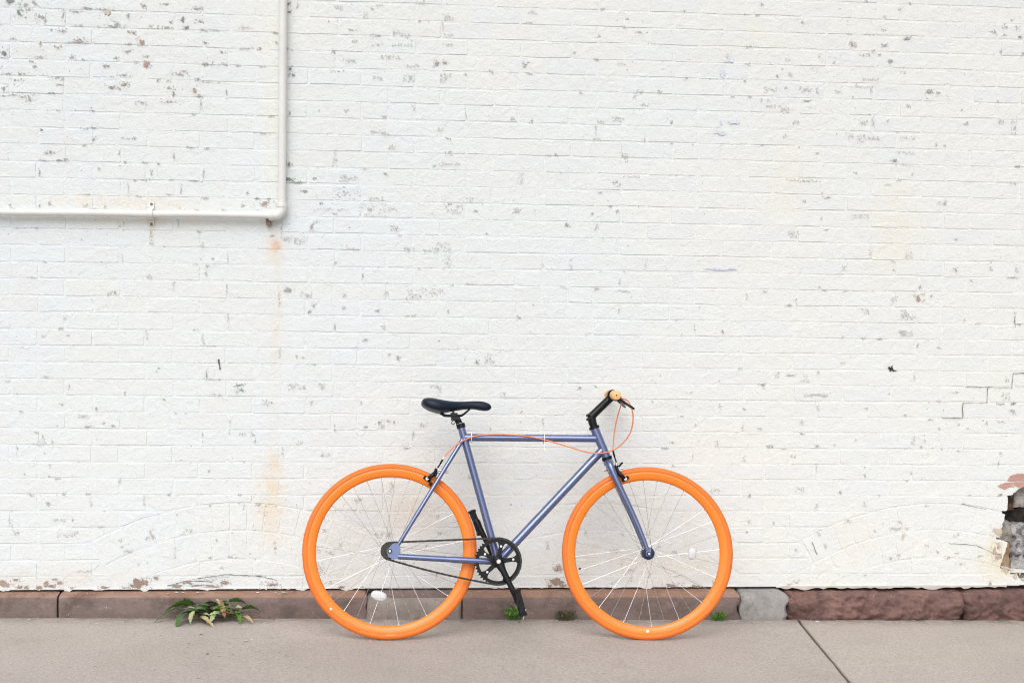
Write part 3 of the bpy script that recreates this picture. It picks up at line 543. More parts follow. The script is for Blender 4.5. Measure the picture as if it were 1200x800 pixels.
def stone(x0, x1, mat, rough=.0015, kind='dressed', seed=0, top=None, ends=(0,0), label=None, name='stone'):
    m = MB(); nx = max(8, int((x1-x0)/(.014 if kind == 'dressed' else .007)))
    if kind == 'dressed':
        prof = lambda x: [(.06,.008),(-.02,.006),(-.036,.004),(-.052,zf(x)),(-.0575,zf(x)-.003),(-.0597,zf(x)-.008)] + [(-.060, zf(x)-.008-(.16)*k/9) for k in range(1,10)]
    elif kind == 'patch':
        prof = lambda x: [(.06,top),(-.02,top-.002),(-.046,top-.008),(-.060,top-.020),(-.066,top-.036)] + [(-.068, top-.036-(.14)*k/9) for k in range(1,10)]
    else:
        def prof(x):
            q = [(.06,-.001),(.02,-.001),(-.015,-.002)]
            for k in range(1, 29):
                a = k/28; bul = math.sin(math.pi*min(1, a*1.05+.02))**.5 if a < .95 else .2
                q.append((-.020-.040*bul, -.004-.156*a))
            return q
    L = len(prof(x0)); vs = []
    for i in range(nx+1):
        s = i/nx
        for k, (y, z) in enumerate(prof(x0+(x1-x0)*s)):
            x = x0+(x1-x0)*s
            e0 = max(0, 1-s*(x1-x0)/.06); e1 = max(0, 1-(1-s)*(x1-x0)/.06)
            x += e0*ends[0]*(noise.noise(Vector((z*22, 0, seed))) + .4*noise.noise(Vector((z*70, 0, seed)))) + e1*ends[1]*(noise.noise(Vector((z*22, 0, seed+4))) + .4*noise.noise(Vector((z*70, 0, seed+4))))
            e = min(s, 1-s)*(x1-x0)
            rnd_e = max(0, 1-e/.012)
            p = Vector((x*14, y*14, z*14+seed)); d = noise.noise(p)*rough + noise.noise(p*3)*rough*.5 + noise.noise(p*8)*rough*.25
            if kind == 'rough': d += rough*(.55*(.35-abs(noise.noise(p*1.6+Vector((7,0,0))))) + .3*(.3-abs(noise.noise(p*4))) + .14*noise.noise(p*17));
            if kind == 'rough': d += rough*.7*abs(noise.noise(p*.6)) - rough*.3
            yy = y - (d if k > 1 else 0) + rnd_e*(.006 if kind != 'rough' else .022); zz = z - abs(d)*.35*(k < 6) + (d*.4 if kind == 'rough' and k > 1 else 0) - rnd_e*.003*(k < 5)
            vs.append((x, yy, zz))
    fs = [(i*L+k, (i+1)*L+k, (i+1)*L+k+1, i*L+k+1) for i in range(nx) for k in range(L-1)]
    fs += [tuple(range(L)), tuple(range(nx*L, nx*L+L))[::-1]]
    m.add(vs, fs); o = m.build(name, mat, None, 35 if kind == 'dressed' else 180)
    if kind == 'dressed':       # the top strip has a lighter, redder stone colour
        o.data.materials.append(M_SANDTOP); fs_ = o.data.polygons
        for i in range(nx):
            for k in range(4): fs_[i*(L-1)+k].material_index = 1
    o.parent = plinth; o.matrix_parent_inverse = PI_
    if label: o['label'] = label
    return o
stone(-1.28, .193, M_SAND, .0032, seed=1); stone(.201, 1.424, M_SAND, .0032, seed=2, ends=(0,.03))
stone(1.432, 1.812, M_PATCH2, .006, 'patch', 3, -.012, (.025,.012), 'grey-brown mortar repair filling a gap in the plinth', 'mortar_repair')
led = stone(1.50, 1.82, M_SAND, .002, 'patch', 9, .008, (.06,0), None, 'stone'); led.scale = (1,.55,1)
stone(1.821, 2.976, M_SAND, .0032, seed=4, ends=(0,.03))
stone(2.984, 3.178, M_PATCH, .013, 'patch', 5, .006, (.016,.035), 'cracked lump of grey mortar in the plinth', 'mortar_repair')
stone(3.186, 3.951, M_SANDR, .024, 'rough', 6, None, (.03,.01), 'rock-faced dark red sandstone block'); stone(3.957, 4.80, M_SANDR, .024, 'rough', 7, None, (.01,0), 'rock-faced dark red sandstone block')
stone(4.806, 5.76, M_SANDR, .024, 'rough', 8)
# ragged mortar fillet below the wall over the rough stones
fil = MB(); pts = []
for i in range(60):
    x = 3.15 + (4.16-3.15)*i/59; pts.append((x, .012 - .022*abs(noise.noise(Vector((x*9, 0, 3)))) - .022*max(0, noise.noise(Vector((x*24, 0, 7))))))
fil.prism([(3.15,.017),(4.16,.017)] + pts[::-1], -.006, .03)
fo = fil.build('mortar_fillet', mottled('beige_mortar', (.52,.49,.45), (.66,.63,.59), 20, .9), None, None); fo.parent = plinth; fo.matrix_parent_inverse = PI_

# ragged lips of old mortar and paint hanging into the gap above the ledge
for xa, xb, sd_ in ((-.15,.19,1),(.21,.62,2),(.66,1.02,3),(1.06,1.42,4),(1.83,2.2,5),(2.24,2.62,6),(2.66,2.98,7)):
    f2 = MB(); q = []
    for i in range(40):
        x = xa + (xb-xa)*i/39; q.append((x, .0150 - .016*max(0, noise.noise(Vector((x*16, 0, sd_))) + .5*noise.noise(Vector((x*50, 0, sd_))) - .05)))
    f2.prism([(xa,.0195),(xb,.0195)] + q[::-1], -.0025, .02); fo = f2.build('mortar_fillet', M_PAINT, None, None); fo.parent = plinth; fo.matrix_parent_inverse = PI_

# ================================================================ the white pipe on the wall
def pipe_mat():
    t = NT('pipe_paint'); c = t.mix(t.ramp(t.noise(6, 4), .3, .7), (.80,.795,.775), (.75,.74,.715))
    c = t.mix(t.ramp(t.noise(28, 5, .7), .64, .70, 0, .7), c, (.50,.33,.22)); c = t.mix(t.ramp(t.noise(9, 5, .7), .55, .8, 0, .4), c, (.70,.62,.52))
    return t.out(c, .42, t.bump(t.noise(70, 4), .25, .002), spec=.4)
M_PIPE = pipe_mat()
M_RUST = mottled('rusty_bracket', (.16,.11,.08), (.30,.23,.18), 40)
pipe = empty('wall_pipe', (1.07, -.03, 1.54)); tag(pipe, 'white painted pipe running along the wall and turning up at an elbow', 'pipe')
PI2 = Matrix.Translation((-1.07, .03, -1.54))
def onpipe(o): o.parent = pipe; o.matrix_parent_inverse = PI2; return o
hp = lambda x: 1.5293 + .0073*(x+.033)
m = MB(); m.tube([(-1.27+.1*i, -.032, hp(-1.27+.1*i)+.001*math.sin(i*1.3)) for i in range(24)], .0138, 16); onpipe(m.build('horizontal_pipe', M_PIPE))
m = MB(); m.tube([(1.0715-.004*i/8, -.032, 1.562+(3.13-1.562)*i/8) for i in range(9)], .0158, 18); onpipe(m.build('upright_pipe', M_PIPE))
m = MB(); e = [(1.032, -.032, 1.5372)]
for k in range(9):
    a = R_(90*k/8); e.append((1.044+.0275*math.sin(a), -.032, 1.5372+.0275*(1-math.cos(a))))
e.append((1.0715, -.032, 1.578)); m.tube(e, .0192, 18); onpipe(m.build('elbow', M_PIPE))
for a, b in (((1.020,-.032,1.5371),(1.036,-.032,1.5372)), ((1.0715,-.032,1.571),(1.0715,-.032,1.585))):
    m = MB(); m.tube([a, b], .0216, 20); onpipe(m.build('collar', M_PIPE))
cl = empty('clamp', (.551,-.03,1.535)); onpipe(cl); CI = Matrix.Translation((-.551,.03,-1.535)) 
m = MB(); sx = .551; arc = [(sx, -.001, hp(sx)+.048), (sx, -.006, hp(sx)+.022)] + [(sx, -.032-.0165*math.sin(R_(a)), hp(sx)+.0165*math.cos(R_(a))) for a in range(0, 181, 20)] + [(sx, -.006, hp(sx)-.022), (sx, -.001, hp(sx)-.048)]
n = len(arc); vs = [(sx+dx, y-(.0022 if q else 0), z) for q in (0,1) for dx in (-.0105,.0105) for _, y, z in arc]
fs = [(i, i+1, n+i+1, n+i) for i in range(n-1)] + [(2*n+i, 3*n+i, 3*n+i+1, 2*n+i+1) for i in range(n-1)] + [(i, 2*n+i, 2*n+i+1, i+1) for i in range(n-1)] + [(n+i, n+i+1, 3*n+i+1, 3*n+i) for i in range(n-1)]
m.add(vs, fs); q = m.build('clamp_strap', M_PIPE, None, 40); q.parent = cl; q.matrix_parent_inverse = CI @ PI2.inverted() @ PI2 if False else Matrix.Translation((-.551,.03,-1.535))
for dz in (.040, -.040):
    m = MB(); m.lathe([(.0001,0),(.006,0),(.006,-.004),(.003,-.006),(.0001,-.006)], 8, (sx,-.004,hp(sx)+dz)); q = m.build('screw', M_RUST); q.parent = cl; q.matrix_parent_inverse = Matrix.Translation((-.551,.03,-1.535))
m = MB(); m.box((1.017,-.012,1.508), (.009,.012,.010)); m.box((1.017,-.022,1.519), (.011,.006,.004)); onpipe(m.build('bracket', M_RUST))

# ================================================================ the bicycle, leaning on the wall
def flake(name, c, rough, metal, coat):
    t = NT(name); cc = t.mix(t.noise(8, 3), c, tuple(x*1.12 for x in c))
    return t.out(cc, t.ramp(t.noise(35, 4), .3, .7, rough*.85, rough*1.2), None, metal, .5, Coat_Weight=coat, Coat_Roughness=.12)
M_FRAME = flake('lavender_metallic_paint', (.172,.21,.375), .28, .8, .4)
M_ORANGE = plain('orange_rim_paint', (.93,.235,.018), .38, var=.05, coat=.25)
M_TYRE = plain('orange_rubber', (.80,.19,.024), .6, var=.12, scale=14, bump=(.2,.001))
M_BLACK = plain('black_alloy', (.005,.005,.0065), .36, 0, .32, var=.3)
M_BLACKM = plain('black_plastic', (.006,.006,.007), .5, 0, .3, var=.3)
M_NAVY = plain('black_vinyl', (.005,.013,.030), .42, 0, .3, var=.25, scale=50, bump=(.12,.0008))
M_DARKSTEEL = plain('oiled_steel', (.07,.068,.062), .42, .8, var=.35, scale=60)
M_SILVER = plain('bright_steel', (.74,.74,.75), .28, .85, var=.06)
M_SPOKE = plain('spoke_steel', (.70,.71,.74), .25, 1.0, var=.05)
M_GRIP = plain('apricot_grip_rubber', (.90,.52,.24), .55, var=.06)
M_CABLE = plain('orange_cable_housing', (.88,.27,.10), .42, var=.06)
M_WHITE = plain('white_plastic', (.82,.82,.80), .4, var=.04)
t = NT('clear_reflector'); M_REFL = t.out((.90,.91,.95), .2, t.bump(t.noise(300, 1), 1.0, .004), 0, .6, Transmission_Weight=.25, Coat_Weight=.6)

bike = empty('bicycle'); tag(bike, 'lavender bicycle with bright orange wheels and black saddle leaning on the wall', 'bicycle')
BO = Vector((1.51857,-.40143,-.09497)); BU = Vector((.999951,-.003605,-.0092)); BV = Vector((.009718,.190775,.981586)); BN = BU.cross(BV)
mw = Matrix((BU, -BN, BV)).transposed().to_4x4(); mw.translation = BO + BV*.0005
bike.matrix_world = mw
def L(u, v, w=0.0): return Vector((u, -w, v))
def group(name, parent=bike): return empty(name, (0,0,0), parent)
def tubep(name, pts, rad, mat, parent, n=14, flat=None, smooth=50):
    m = MB(); m.tube(pts, rad, n, True, flat); return m.build(name, mat, parent, smooth)
def spline(pts, k=8):
    pts = [Vector(p) for p in pts]; o = []
    for i in range(len(pts)-1):
        a = pts[max(i-1,0)]; b = pts[i]; c = pts[i+1]; d = pts[min(i+2, len(pts)-1)]
        for q in range(k):
            t = q/k; o.append(.5*((2*b) + (c-a)*t + (2*a-5*b+4*c-d)*t*t + (3*b-a-3*c+d)*t**3))
    return o + [pts[-1]]

# frame
BB = (.4184,.3006); ST = (.2664,.8264); TTL = (.2800,.7812); TTR = (.8120,.7845); HT = (.7975,.8265); HB = (.8475,.7085)
frame = group('frame')
tubep('seat_tube', [L(*BB), L(*ST)], .0148, M_FRAME, frame, 20)
tubep('top_tube', [L(*TTL), L(*TTR)], .0146, M_FRAME, frame, 20)
tubep('down_tube', [L(*BB), L(.8315,.7415)], .0165, M_FRAME, frame, 20)
tubep('head_tube', [L(*HT), L(*HB)], .0178, M_FRAME, frame, 20)
m = MB(); m.lathe([(.014,-.036),(.0222,-.036),(.0222,.036),(.014,.036)], 24, L(*BB)); m.build('bottom_bracket_shell', M_FRAME, frame)
for s in (1, -1):
    tubep('seat_stay', spline([L(.2725,.772,s*.0125), L(.262,.752,s*.0165), L(.20,.648,s*.034), L(.115,.505,s*.052), L(.030,.362,s*.0585)], 6), [.0085]*20+[.0075]*4+[.0066], M_FRAME, frame, 12)
    tubep('chain_stay', spline([L(.4130,.2995,s*.020), L(.36,.3015,s*.0345), L(.25,.306,s*.045), L(.13,.312,s*.054), L(.030,.317,s*.0585)], 6), [.0125]*13+[.0108]*12, M_FRAME, frame, 12)
    m = MB(); po = [(-.013,.340),(-.004,.352),(.009,.366),(.034,.368),(.039,.345),(.037,.310),(.015,.306),(-.009,.316)]
    m.prism(po, -s*.0560, -s*.0615); m.build('dropout', M_FRAME, frame, 30)
tubep('seat_collar', [L(.2690,.8180), L(.2640,.8350)], .0176, M_BLACK, frame, 20)
tubep('collar_ring', [L(.2652,.8310), L(.2638,.8362)], .0158, M_SILVER, frame, 20)

# seatpost, clamp, saddle
sp = group('seatpost'); tubep('post', [L(.268,.822), L(.2495,.8570)], .0132, M_BLACK, sp, 18)
m = MB(); m.box(L(.2445,.8590), (.017,.021,.011)); m.box(L(.2385,.8685), (.014,.024,.007)); m.build('clamp', M_BLACK, sp, 30)
for s in (1,-1): tubep('bolt', [L(.236,.850,s*.016), L(.236,.882,s*.016)], .0042, M_DARKSTEEL, sp, 8)
tubep('loop', spline([L(.240,.849,.019), L(.232,.842,.020), L(.229,.834,.020), L(.236,.830,.020), L(.241,.838,.020)], 5), .0018, M_BLACK, sp, 6)
saddle = group('saddle')
prof = [(.1085,.9165,.9080,.020),(.1125,.9265,.9010,.046),(.120,.9320,.8960,.060),(.138,.9350,.8855,.070),(.166,.9320,.8760,.0725),(.190,.9280,.8735,.068),(.214,.9240,.8800,.055),(.240,.9225,.8855,.042),(.265,.9222,.8890,.033),(.290,.9240,.8930,.028),(.315,.9262,.8935,.0255),(.340,.9262,.8890,.0245),(.358,.9235,.8865,.0235),(.374,.9180,.8880,.020),(.383,.9115,.8935,.013),(.3865,.9040,.8990,.006)]
m = MB(); K = 24; vs = []
for u, tp, bt, hw in prof:
    for k in range(K):
        a = 2*math.pi*k/K; c, s = math.cos(a), math.sin(a)
        x = hw*math.copysign(abs(c)**.75, c); h = (tp-bt)
        zz = bt + h*.42 + (h*.58*abs(s)**.8 if s > 0 else -h*.42*abs(s)**.6)
        if s > .75: zz -= .0035*max(0, 1-abs(x)/.012)*(1 if .13 < u < .33 else 0)
        vs.append(L(u, zz, x))
n = len(prof); fs = [(i*K+k, i*K+(k+1)%K, (i+1)*K+(k+1)%K, (i+1)*K+k) for i in range(n-1) for k in range(K)] + [tuple(range(K)), tuple(range((n-1)*K, n*K))]
m.add(vs, fs); so = m.build('shell', M_NAVY, saddle, 180); md = so.modifiers.new('sub', 'SUBSURF'); md.levels = 1; md.render_levels = 2
m = MB(); seam = [L(u, bt + (tp-bt)*.30, hw*1.005) for u, tp, bt, hw in prof[2:-1]]; m.tube(spline(seam, 3), .0011, 5); m.build('seam', M_BLACKM, saddle)
for s in (1,-1):
    tubep('rail', spline([L(.178,.882,s*.030), L(.190,.874,s*.026), L(.204,.8665,s*.022), L(.235,.8660,s*.022), L(.262,.8665,s*.022), L(.276,.872,s*.020), L(.300,.893,s*.012)], 5), .0035, M_BLACK, saddle, 8)

# wheels
NS = 32; WR = .337; TR = .0136
tyre_prof = [(WR-TR+TR*1.0*math.cos(2*math.pi*k/16), TR*.98*math.sin(2*math.pi*k/16)) for k in range(16)]
rim_prof = [(.3185,.0098),(.3165,.0112),(.3120,.0116),(.3030,.0108),(.2930,.0078),(.2862,.0042),(.2842,0),(.2862,-.0042),(.2930,-.0078),(.3030,-.0108),(.3120,-.0116),(.3165,-.0112),(.3185,-.0098)]
mt = MB(); mt.lathe(tyre_prof, 112); ME_TYRE = mt.mesh('tyre', M_TYRE, 60); fix_normals(ME_TYRE)
mt = MB(); mt.lathe(rim_prof, 112); ME_RIM = mt.mesh('rim', M_ORANGE, 60); fix_normals(ME_RIM)
def hub_mesh(rear):
    m = MB(); f = .030 if rear else .033
    m.lathe([(.0001,-f-.006),(.012,-f-.006),(.012,-f-.003),(.0245,-f-.002),(.0245,-f+.002),(.013,-f+.005),(.0115,0),(.013,f-.005),(.0245,f-.002),(.0245,f+.002),(.012,f+.003),(.012,f+.006),(.0001,f+.006)], 26, closed=False)
    me = m.mesh('hub', M_BLACK if rear else M_HUB, 40); fix_normals(me); return me
M_HUB = plain('dark_anodised_hub', (.035,.042,.075), .3, .6)
SPK = {}
for s in (1, -1):
    for d in (1, -1):
        m = MB(); a = d*R_(72); f = .031
        m.tube([(.0215*math.cos(a), -s*f, .0215*math.sin(a)), (.2880, -s*.0015, 0)], .00085, 6, False)
        m.tube([(.2800, -s*.0023, 0), (.2905, -s*.0010, 0)], .0020, 6)
        me = m.mesh('spoke', M_SPOKE, 60); fix_normals(me); SPK[s, d] = me
def wheel(centre, axis_w, rear, a0, label):
    """wheel object with its own frame: local y is the axle"""
    w = empty('wheel', (0,0,0), bike); w['label'] = label
    yv = (-axis_w).normalized(); zv = Vector((0,0,1)); zv = (zv - yv*zv.dot(yv)).normalized(); xv = yv.cross(zv)
    b = Matrix((xv, yv, zv)).transposed().to_4x4(); b.translation = centre; w.matrix_basis = b
    link('tyre', ME_TYRE, w); link('rim', ME_RIM, w); link('hub', hub_mesh(rear), w)
    for k in range(NS):
        s = 1 if k % 2 == 0 else -1; d = 1 if (k//2) % 2 == 0 else -1
        o = bpy.data.objects.new('spoke', SPK[s, d]); col.objects.link(o); o.parent = w; o.rotation_euler = (0, a0 + 2*math.pi*k/NS, 0)
    m = MB(); L2 = .066 if rear else .056
    m.tube([(0,-L2-.010,0),(0,L2+.010,0)], .0048, 10); m.build('axle', M_SILVER, w)
    for s in (1,-1):
        m = MB(); m.tube([(0,s*L2,0),(0,s*(L2+.008),0)], .0088, 6); m.build('axle_nut', M_BLACK if rear else M_HUB, w, 30)
    return w
def reflector(w, du, dv, rot, sc=(1,1)):
    m = MB(); a, h, d = .031*sc[0], .0185*sc[1], .0085
    for (r, y) in (): pass
    pr = []
    vs = []; n = 28; rings = ((1.0,0),(1.0,-.5),(.86,-.9),(.45,-1.1),(.0,-1.15))
    for q, y in rings:
        for k in range(n):
            t = 2*math.pi*k/n; c, s = math.cos(t), math.sin(t)
            x = a*q*c; z = h*q*math.copysign(abs(s)**.8, s)
            vs.append((x*math.cos(rot)-z*math.sin(rot)+du, y*d-.012, x*math.sin(rot)+z*math.cos(rot)+dv))
    fs = [(i*n+k, i*n+(k+1)%n, (i+1)*n+(k+1)%n, (i+1)*n+k) for i in range(len(rings)-1) for k in range(n)] + [tuple(range(n))]
    m.add(vs, fs); return m.build('reflector', M_REFL, w, 50)
RC = L(-.002,.3372); w_r = wheel(RC, L(0,0,1), True, R_(3), 'rear wheel with the chain cog')
for (u, v) in ((-.2189,.1198),):
    m = MB(); d = Vector((u+.002, 0, v-.337)); d = d.normalized(); m.lathe([(.0001,-.0142),(.0048,-.0142),(.0048,-.009),(.0001,-.009)], 12, d*.3120); m.build('sticker', M_WHITE, w_r)
m = MB()
for k in range(7): a = R_(-91 + k*1.0); m.box(Vector((math.cos(a)*.318, -.0128, math.sin(a)*.318)), (.0024,.0012,.0016))
m.build('tyre_print', plain('faded_tyre_print', (.85,.48,.28), .6), w_r, None)
reflector(w_r, -.0386, -.170, R_(-14))
m = MB(); nt = 16; cog = []
for k in range(nt*2):
    r = .0355 if k % 2 == 0 else .0300; a = 2*math.pi*(k+.5)/(nt*2); da = .05 if k % 2 == 0 else .07
    cog += [(r*math.cos(a-da), r*math.sin(a-da)), (r*math.cos(a+da), r*math.sin(a+da))]
m.prism(cog, -.0435, -.0465); m.lathe([(.0001,-.052),(.019,-.052),(.021,-.046),(.021,-.040)], 20, closed=False); m.build('cog', M_DARKSTEEL, w_r, 30)
PHI = R_(5); SA = Vector((-.427, 0, .905))                # steering axis
wr = L(-.905*math.sin(PHI), -.427*math.sin(PHI), math.cos(PHI))
FC = L(1.0085,.3372); w_f = wheel(FC, wr, False, R_(8), 'front wheel turned slightly outwards')
m = MB(); m.lathe([(.0001,-.0150),(.0060,-.0150),(.0060,-.009),(.0001,-.009)], 14, Vector((-.002,0,-.3005))); m.build('sticker', M_WHITE, w_f)
reflector(w_f, .1745, .0005, R_(84), (.8,.9))

# fork (follows the turned wheel)
fork = group('fork')
for s in (1,-1):
    pts = [L(.8545,.690)+wr*(s*.016), L(.8600,.676)+wr*(s*.030), L(.8735,.6420)+wr*(s*.035), L(.9000,.5855)+wr*(s*.038), L(.9320,.5200)+wr*(s*.041), L(.9640,.4500)+wr*(s*.044), L(.9890,.3900)+wr*(s*.048), L(1.0030,.3500)+wr*(s*.051)]
    n = len(spline(pts,5)); tubep('blade', spline(pts,5), [.0150-.0068*(i/(n-1))**1.2 for i in range(n)], M_FRAME, fork, 14)
    m = MB(); c = FC + wr*(s*.0515); m.box(c + Vector((-.0015,0,.006)), (.010,.0028,.016)); m.build('fork_end', M_FRAME, fork, 30)
tubep('crown', [L(.8495,.7030), L(.8570,.6840)], [.0185,.0205], M_FRAME, fork, 18)
tubep('lower_headset', [L(.8465,.7120), L(.8505,.7010)], .0212, M_BLACK, fork, 22)
tubep('upper_headset', [L(.7990,.8230), L(.7955,.8330)], .0212, M_BLACK, fork, 22)

# stem, handlebar, grips, levers
bar = group('handlebar')
tubep('quill', [L(.7965,.8300), L(.7905,.8480), L(.7860,.8800)], [.0155,.0165,.0165], M_BLACK, bar, 18)
tubep('stem', [L(.7850,.8700), L(.8000,.8860), L(.8620,.9460)], [.0175,.0160,.0155], M_BLACK, bar, 16)
for v in (.8640,.8800):
    m = MB(); m.tube([L(.790,v,.010), L(.7670,v-.004,.010)], .0052, 8); m.tube([L(.790,v,-.010), L(.7670,v-.004,-.010)], .0052, 8); m.build('stem_bolt', M_BLACK, bar)
BNE, BFE = L(.854,.936,.205), L(.885,.983,-.190); BM = (BNE+BFE)/2; bd = (BNE-BFE).normalized()
tubep('bar', [BFE, BNE], .0120, M_BLACK, bar, 16)
tubep('bar_clamp', [BM-bd*.022, BM+bd*.022], .0205, M_BLACK, bar, 18); tubep('clamp_face', [L(.860,.944), BM], [.0165,.0185], M_BLACK, bar, 14)
for e, s in ((BNE,1),(BFE,-1)):
    g = MB(); a = bd*s
    pr = [(.0001,.001),(.0135,.001),(.0178,-.002),(.0178,-.008)] + [(.0172-.0012*(k%2), -.010-.006*k) for k in range(14)] + [(.0188,-.098),(.0188,-.103),(.0120,-.104)]
    g.lathe(pr, 24, e, a, closed=False); go = g.build('grip', M_GRIP, bar, 45)
    m = MB(); m.lathe([(.0001,.0022),(.0026,.0022),(.0026,0)], 10, e, a, closed=False); m.build('end_plug_hole', M_BLACKM, bar)
fwd = L(.80,-.60); fwd = (fwd - bd*fwd.dot(bd)).normalized(); dn = bd.cross(fwd); dn = dn if dn.z < 0 else -dn
for e, s in ((BNE,1),(BFE,-1)):
    lv = group('brake_lever', bar); c = e - bd*s*.118
    tubep('bracket', [c-bd*s*.008, c+bd*s*.008], .0172, M_BLACK, lv, 16)
    m = MB(); m.tube([c+fwd*.008, c+fwd*.030+bd*s*.004], [.014,.011], 10); m.build('body', M_BLACK, lv)
    m = MB(); m.tube(spline([c+fwd*.026+bd*s*.004, c+fwd*.046+bd*s*.022, c+fwd*.062+bd*s*.055, c+fwd*.074+bd*s*.088, c+fwd*.083+bd*s*.108], 5), [.0092]*8+[.0078]*9+[.0064]*4, 10, True, (tuple(dn),.7)); m.build('blade', M_BLACK, lv)
    m = MB(); m.tube([c+fwd*.022-bd*s*.006, c+fwd*.030-bd*s*.026], .0042, 8); m.build('adjuster', M_SILVER, lv)

# cables and ties
rc = [(.918,.921,.11),(.934,.885,.1),(.938,.843,.085),(.928,.800,.07),(.904,.765,.05),(.869,.738,.035),(.822,.725,.030),(.772,.727,.026),(.688,.750,.022),(.603,.774,.020),(.529,.788,.0185),(.468,.793,.0185),(.384,.793,.0185),(.320,.785,.0195),(.266,.761,.024),(.223,.727,.026),(.199,.698,.026)]
cb = group('brake_cable'); tubep('housing', spline([L(.898,.936,.085), L(.908,.931,.10)] + [L(*q) for q in rc], 6), .0026, M_CABLE, cb, 8)
tubep('ferrule', [L(.202,.702,.026), L(.196,.692,.026)], .0036, M_WHITE, cb, 8); tubep('boot', spline([L(.196,.692,.026), L(.188,.677,.025), L(.178,.660,.022)], 4), [.0038]*5+[.0026]*4, M_BLACKM, cb, 8)
cb['label'] = 'orange cable sagging along the top tube to the rear brake'
cf = group('brake_cable'); tubep('housing', spline([L(.897,.938,.08), L(.898,.925,.07), L(.888,.886,.05), L(.879,.846,.04), L(.872,.796,.03), L(.869,.740,.025)], 6), .0026, M_CABLE, cf, 8)
tubep('ferrule', [L(.869,.745,.025), L(.869,.735,.025)], .0036, M_SILVER, cf, 8); tubep('boot', spline([L(.869,.735,.025), L(.874,.715,.025), L(.882,.690,.024)], 4), [.0038]*5+[.0028]*4, M_BLACKM, cf, 8)
cf['label'] = 'short orange cable from the handlebar to the front brake'
for u, v0, v1, tail in ((.3079,.7675,.7985,0),(.5962,.7665,.7955,.034)):
    z = group('zip_tie'); m = MB(); m.lathe([(.0190,-.0016),(.0204,-.0016),(.0204,.0016),(.0190,.0016)], 20, L(u,(v0+v1)/2-.001,.002), (1,0,0)); m.build('loop', M_WHITE, z)
    if tail: m = MB(); m.box(L(u,v0-tail*.5,.021), (.0014,.0007,tail*.5)); m.build('tail', M_WHITE, z, None)

# rim brakes
def caliper(top, pad, back, mount, ax, label):
    """top: cable end, pad: shoe at the rim, back: centre bolt behind"""
    g = group('brake_caliper'); g['label'] = label
    t, p, mnt = L(*top), L(*pad), L(*mount)
    for s in (1,-1):
        a = mnt + ax*(s*.006); q = mnt + (p-mnt)*.35 + ax*(s*.034); e = p + ax*(s*.030)
        tubep('arm', spline([t + ax*(s*.018), t*.4+mnt*.6 + ax*(s*.026), q, e], 5), [.0065]*8+[.0078]*5+[.0070]*3, M_BLACK, g, 10)
        m = MB(); d = L(*back); m.tube([p + ax*(s*.016) - d*.020, p + ax*(s*.016) + d*.022], .0072, 8, True, (tuple(ax),.8)); m.build('brake_pad', M_BLACKM, g)
        m = MB(); m.tube([p + ax*(s*.024), p + ax*(s*.037)], .0062, 10); m.build('pad_bolt', M_SILVER, g)
    tubep('pivot', [mnt - ax*.012, mnt + ax*.012], .0105, M_BLACK, g, 14)
    tubep('bridge', [t + ax*.022, t - ax*.016], .0055, M_BLACK, g, 10)
    tubep('adjuster', [t + ax*.020 + Vector((0,0,.010)), t + ax*.020 - Vector((0,0,.012))], .0050, M_SILVER, g, 10)
    return g
AXR = L(0,0,1)
cr = caliper((.172,.656), (.1365,.6165), (.62,-.42,0), (.166,.636), AXR, 'black rear rim brake')
tubep('centre_bolt', [L(.160,.640), L(.222,.645)], .0045, M_SILVER, cr, 8); tubep('release', [L(.176,.652,.028), L(.205,.644,.030)], .0040, M_SILVER, cr, 8)
tubep('shoe_bolt', [L(.155,.602,.020), L(.146,.590,.022)], .0055, M_BLACKM, cr, 8)
cfp = caliper((.8845,.678), (.9190,.6265), (.62,.36,0), (.8900,.650), wr, 'black front rim brake')
tubep('centre_bolt', [L(.8900,.655), L(.8330,.6585)], .0042, M_SILVER, cfp, 8); tubep('release', [L(.890,.672,.028), L(.906,.690,.030)], .0040, M_BLACKM, cfp, 8)
tubep('bolt', [L(.8975,.665,.030), L(.9080,.668,.032)], .0045, M_SILVER, cfp, 8)

# cranks, chainring, pedals, chain
RCN = (.4155,.3010); crank = group('crankset')
m = MB(); T = 44; ro = []; 
for k in range(T*2):
    r = .0925 if k % 2 == 0 else .0865; a = math.pi*(k+.5)/T; da = .012 if k % 2 == 0 else .022
    ro += [(r, a-da), (r, a+da)]
n = len(ro); vs = []
for y in (-.0430,-.0465):
    vs += [(RCN[0]+r*math.cos(a), y, RCN[1]+r*math.sin(a)) for r, a in ro] + [(RCN[0]+.0745*math.cos(a), y, RCN[1]+.0745*math.sin(a)) for r, a in ro]
fs = [(i, (i+1)%n, n+(i+1)%n, n+i) for i in range(n)] + [(2*n+i, 3*n+i, 3*n+(i+1)%n, 2*n+(i+1)%n) for i in range(n)] + [(i, 2*n+i, 2*n+(i+1)%n, (i+1)%n) for i in range(n)] + [(n+i, n+(i+1)%n, 3*n+(i+1)%n, 3*n+i) for i in range(n)]
m.add(vs, fs); ch = m.build('chainring', M_BLACK, crank, 30)
m = MB()
for k in range(5):
    a = R_(8+72*k); c, s = math.cos(a), math.sin(a)
    def W(r, t): return (RCN[0]+r*c-t*s, RCN[1]+r*s+t*c)
    m.prism([W(.012,-.015), W(.030,-.0085), W(.055,-.0078), W(.066,-.011), W(.078,-.021), W(.078,.021), W(.066,.011), W(.055,.0078), W(.030,.0085), W(.012,.015)], -.0455, -.0515)
m.lathe([(.0001,-.054),(.020,-.054),(.021,-.046),(.021,-.040)], 24, (RCN[0],0,RCN[1]), closed=False); m.build('spider', M_BLACK, crank, 30)
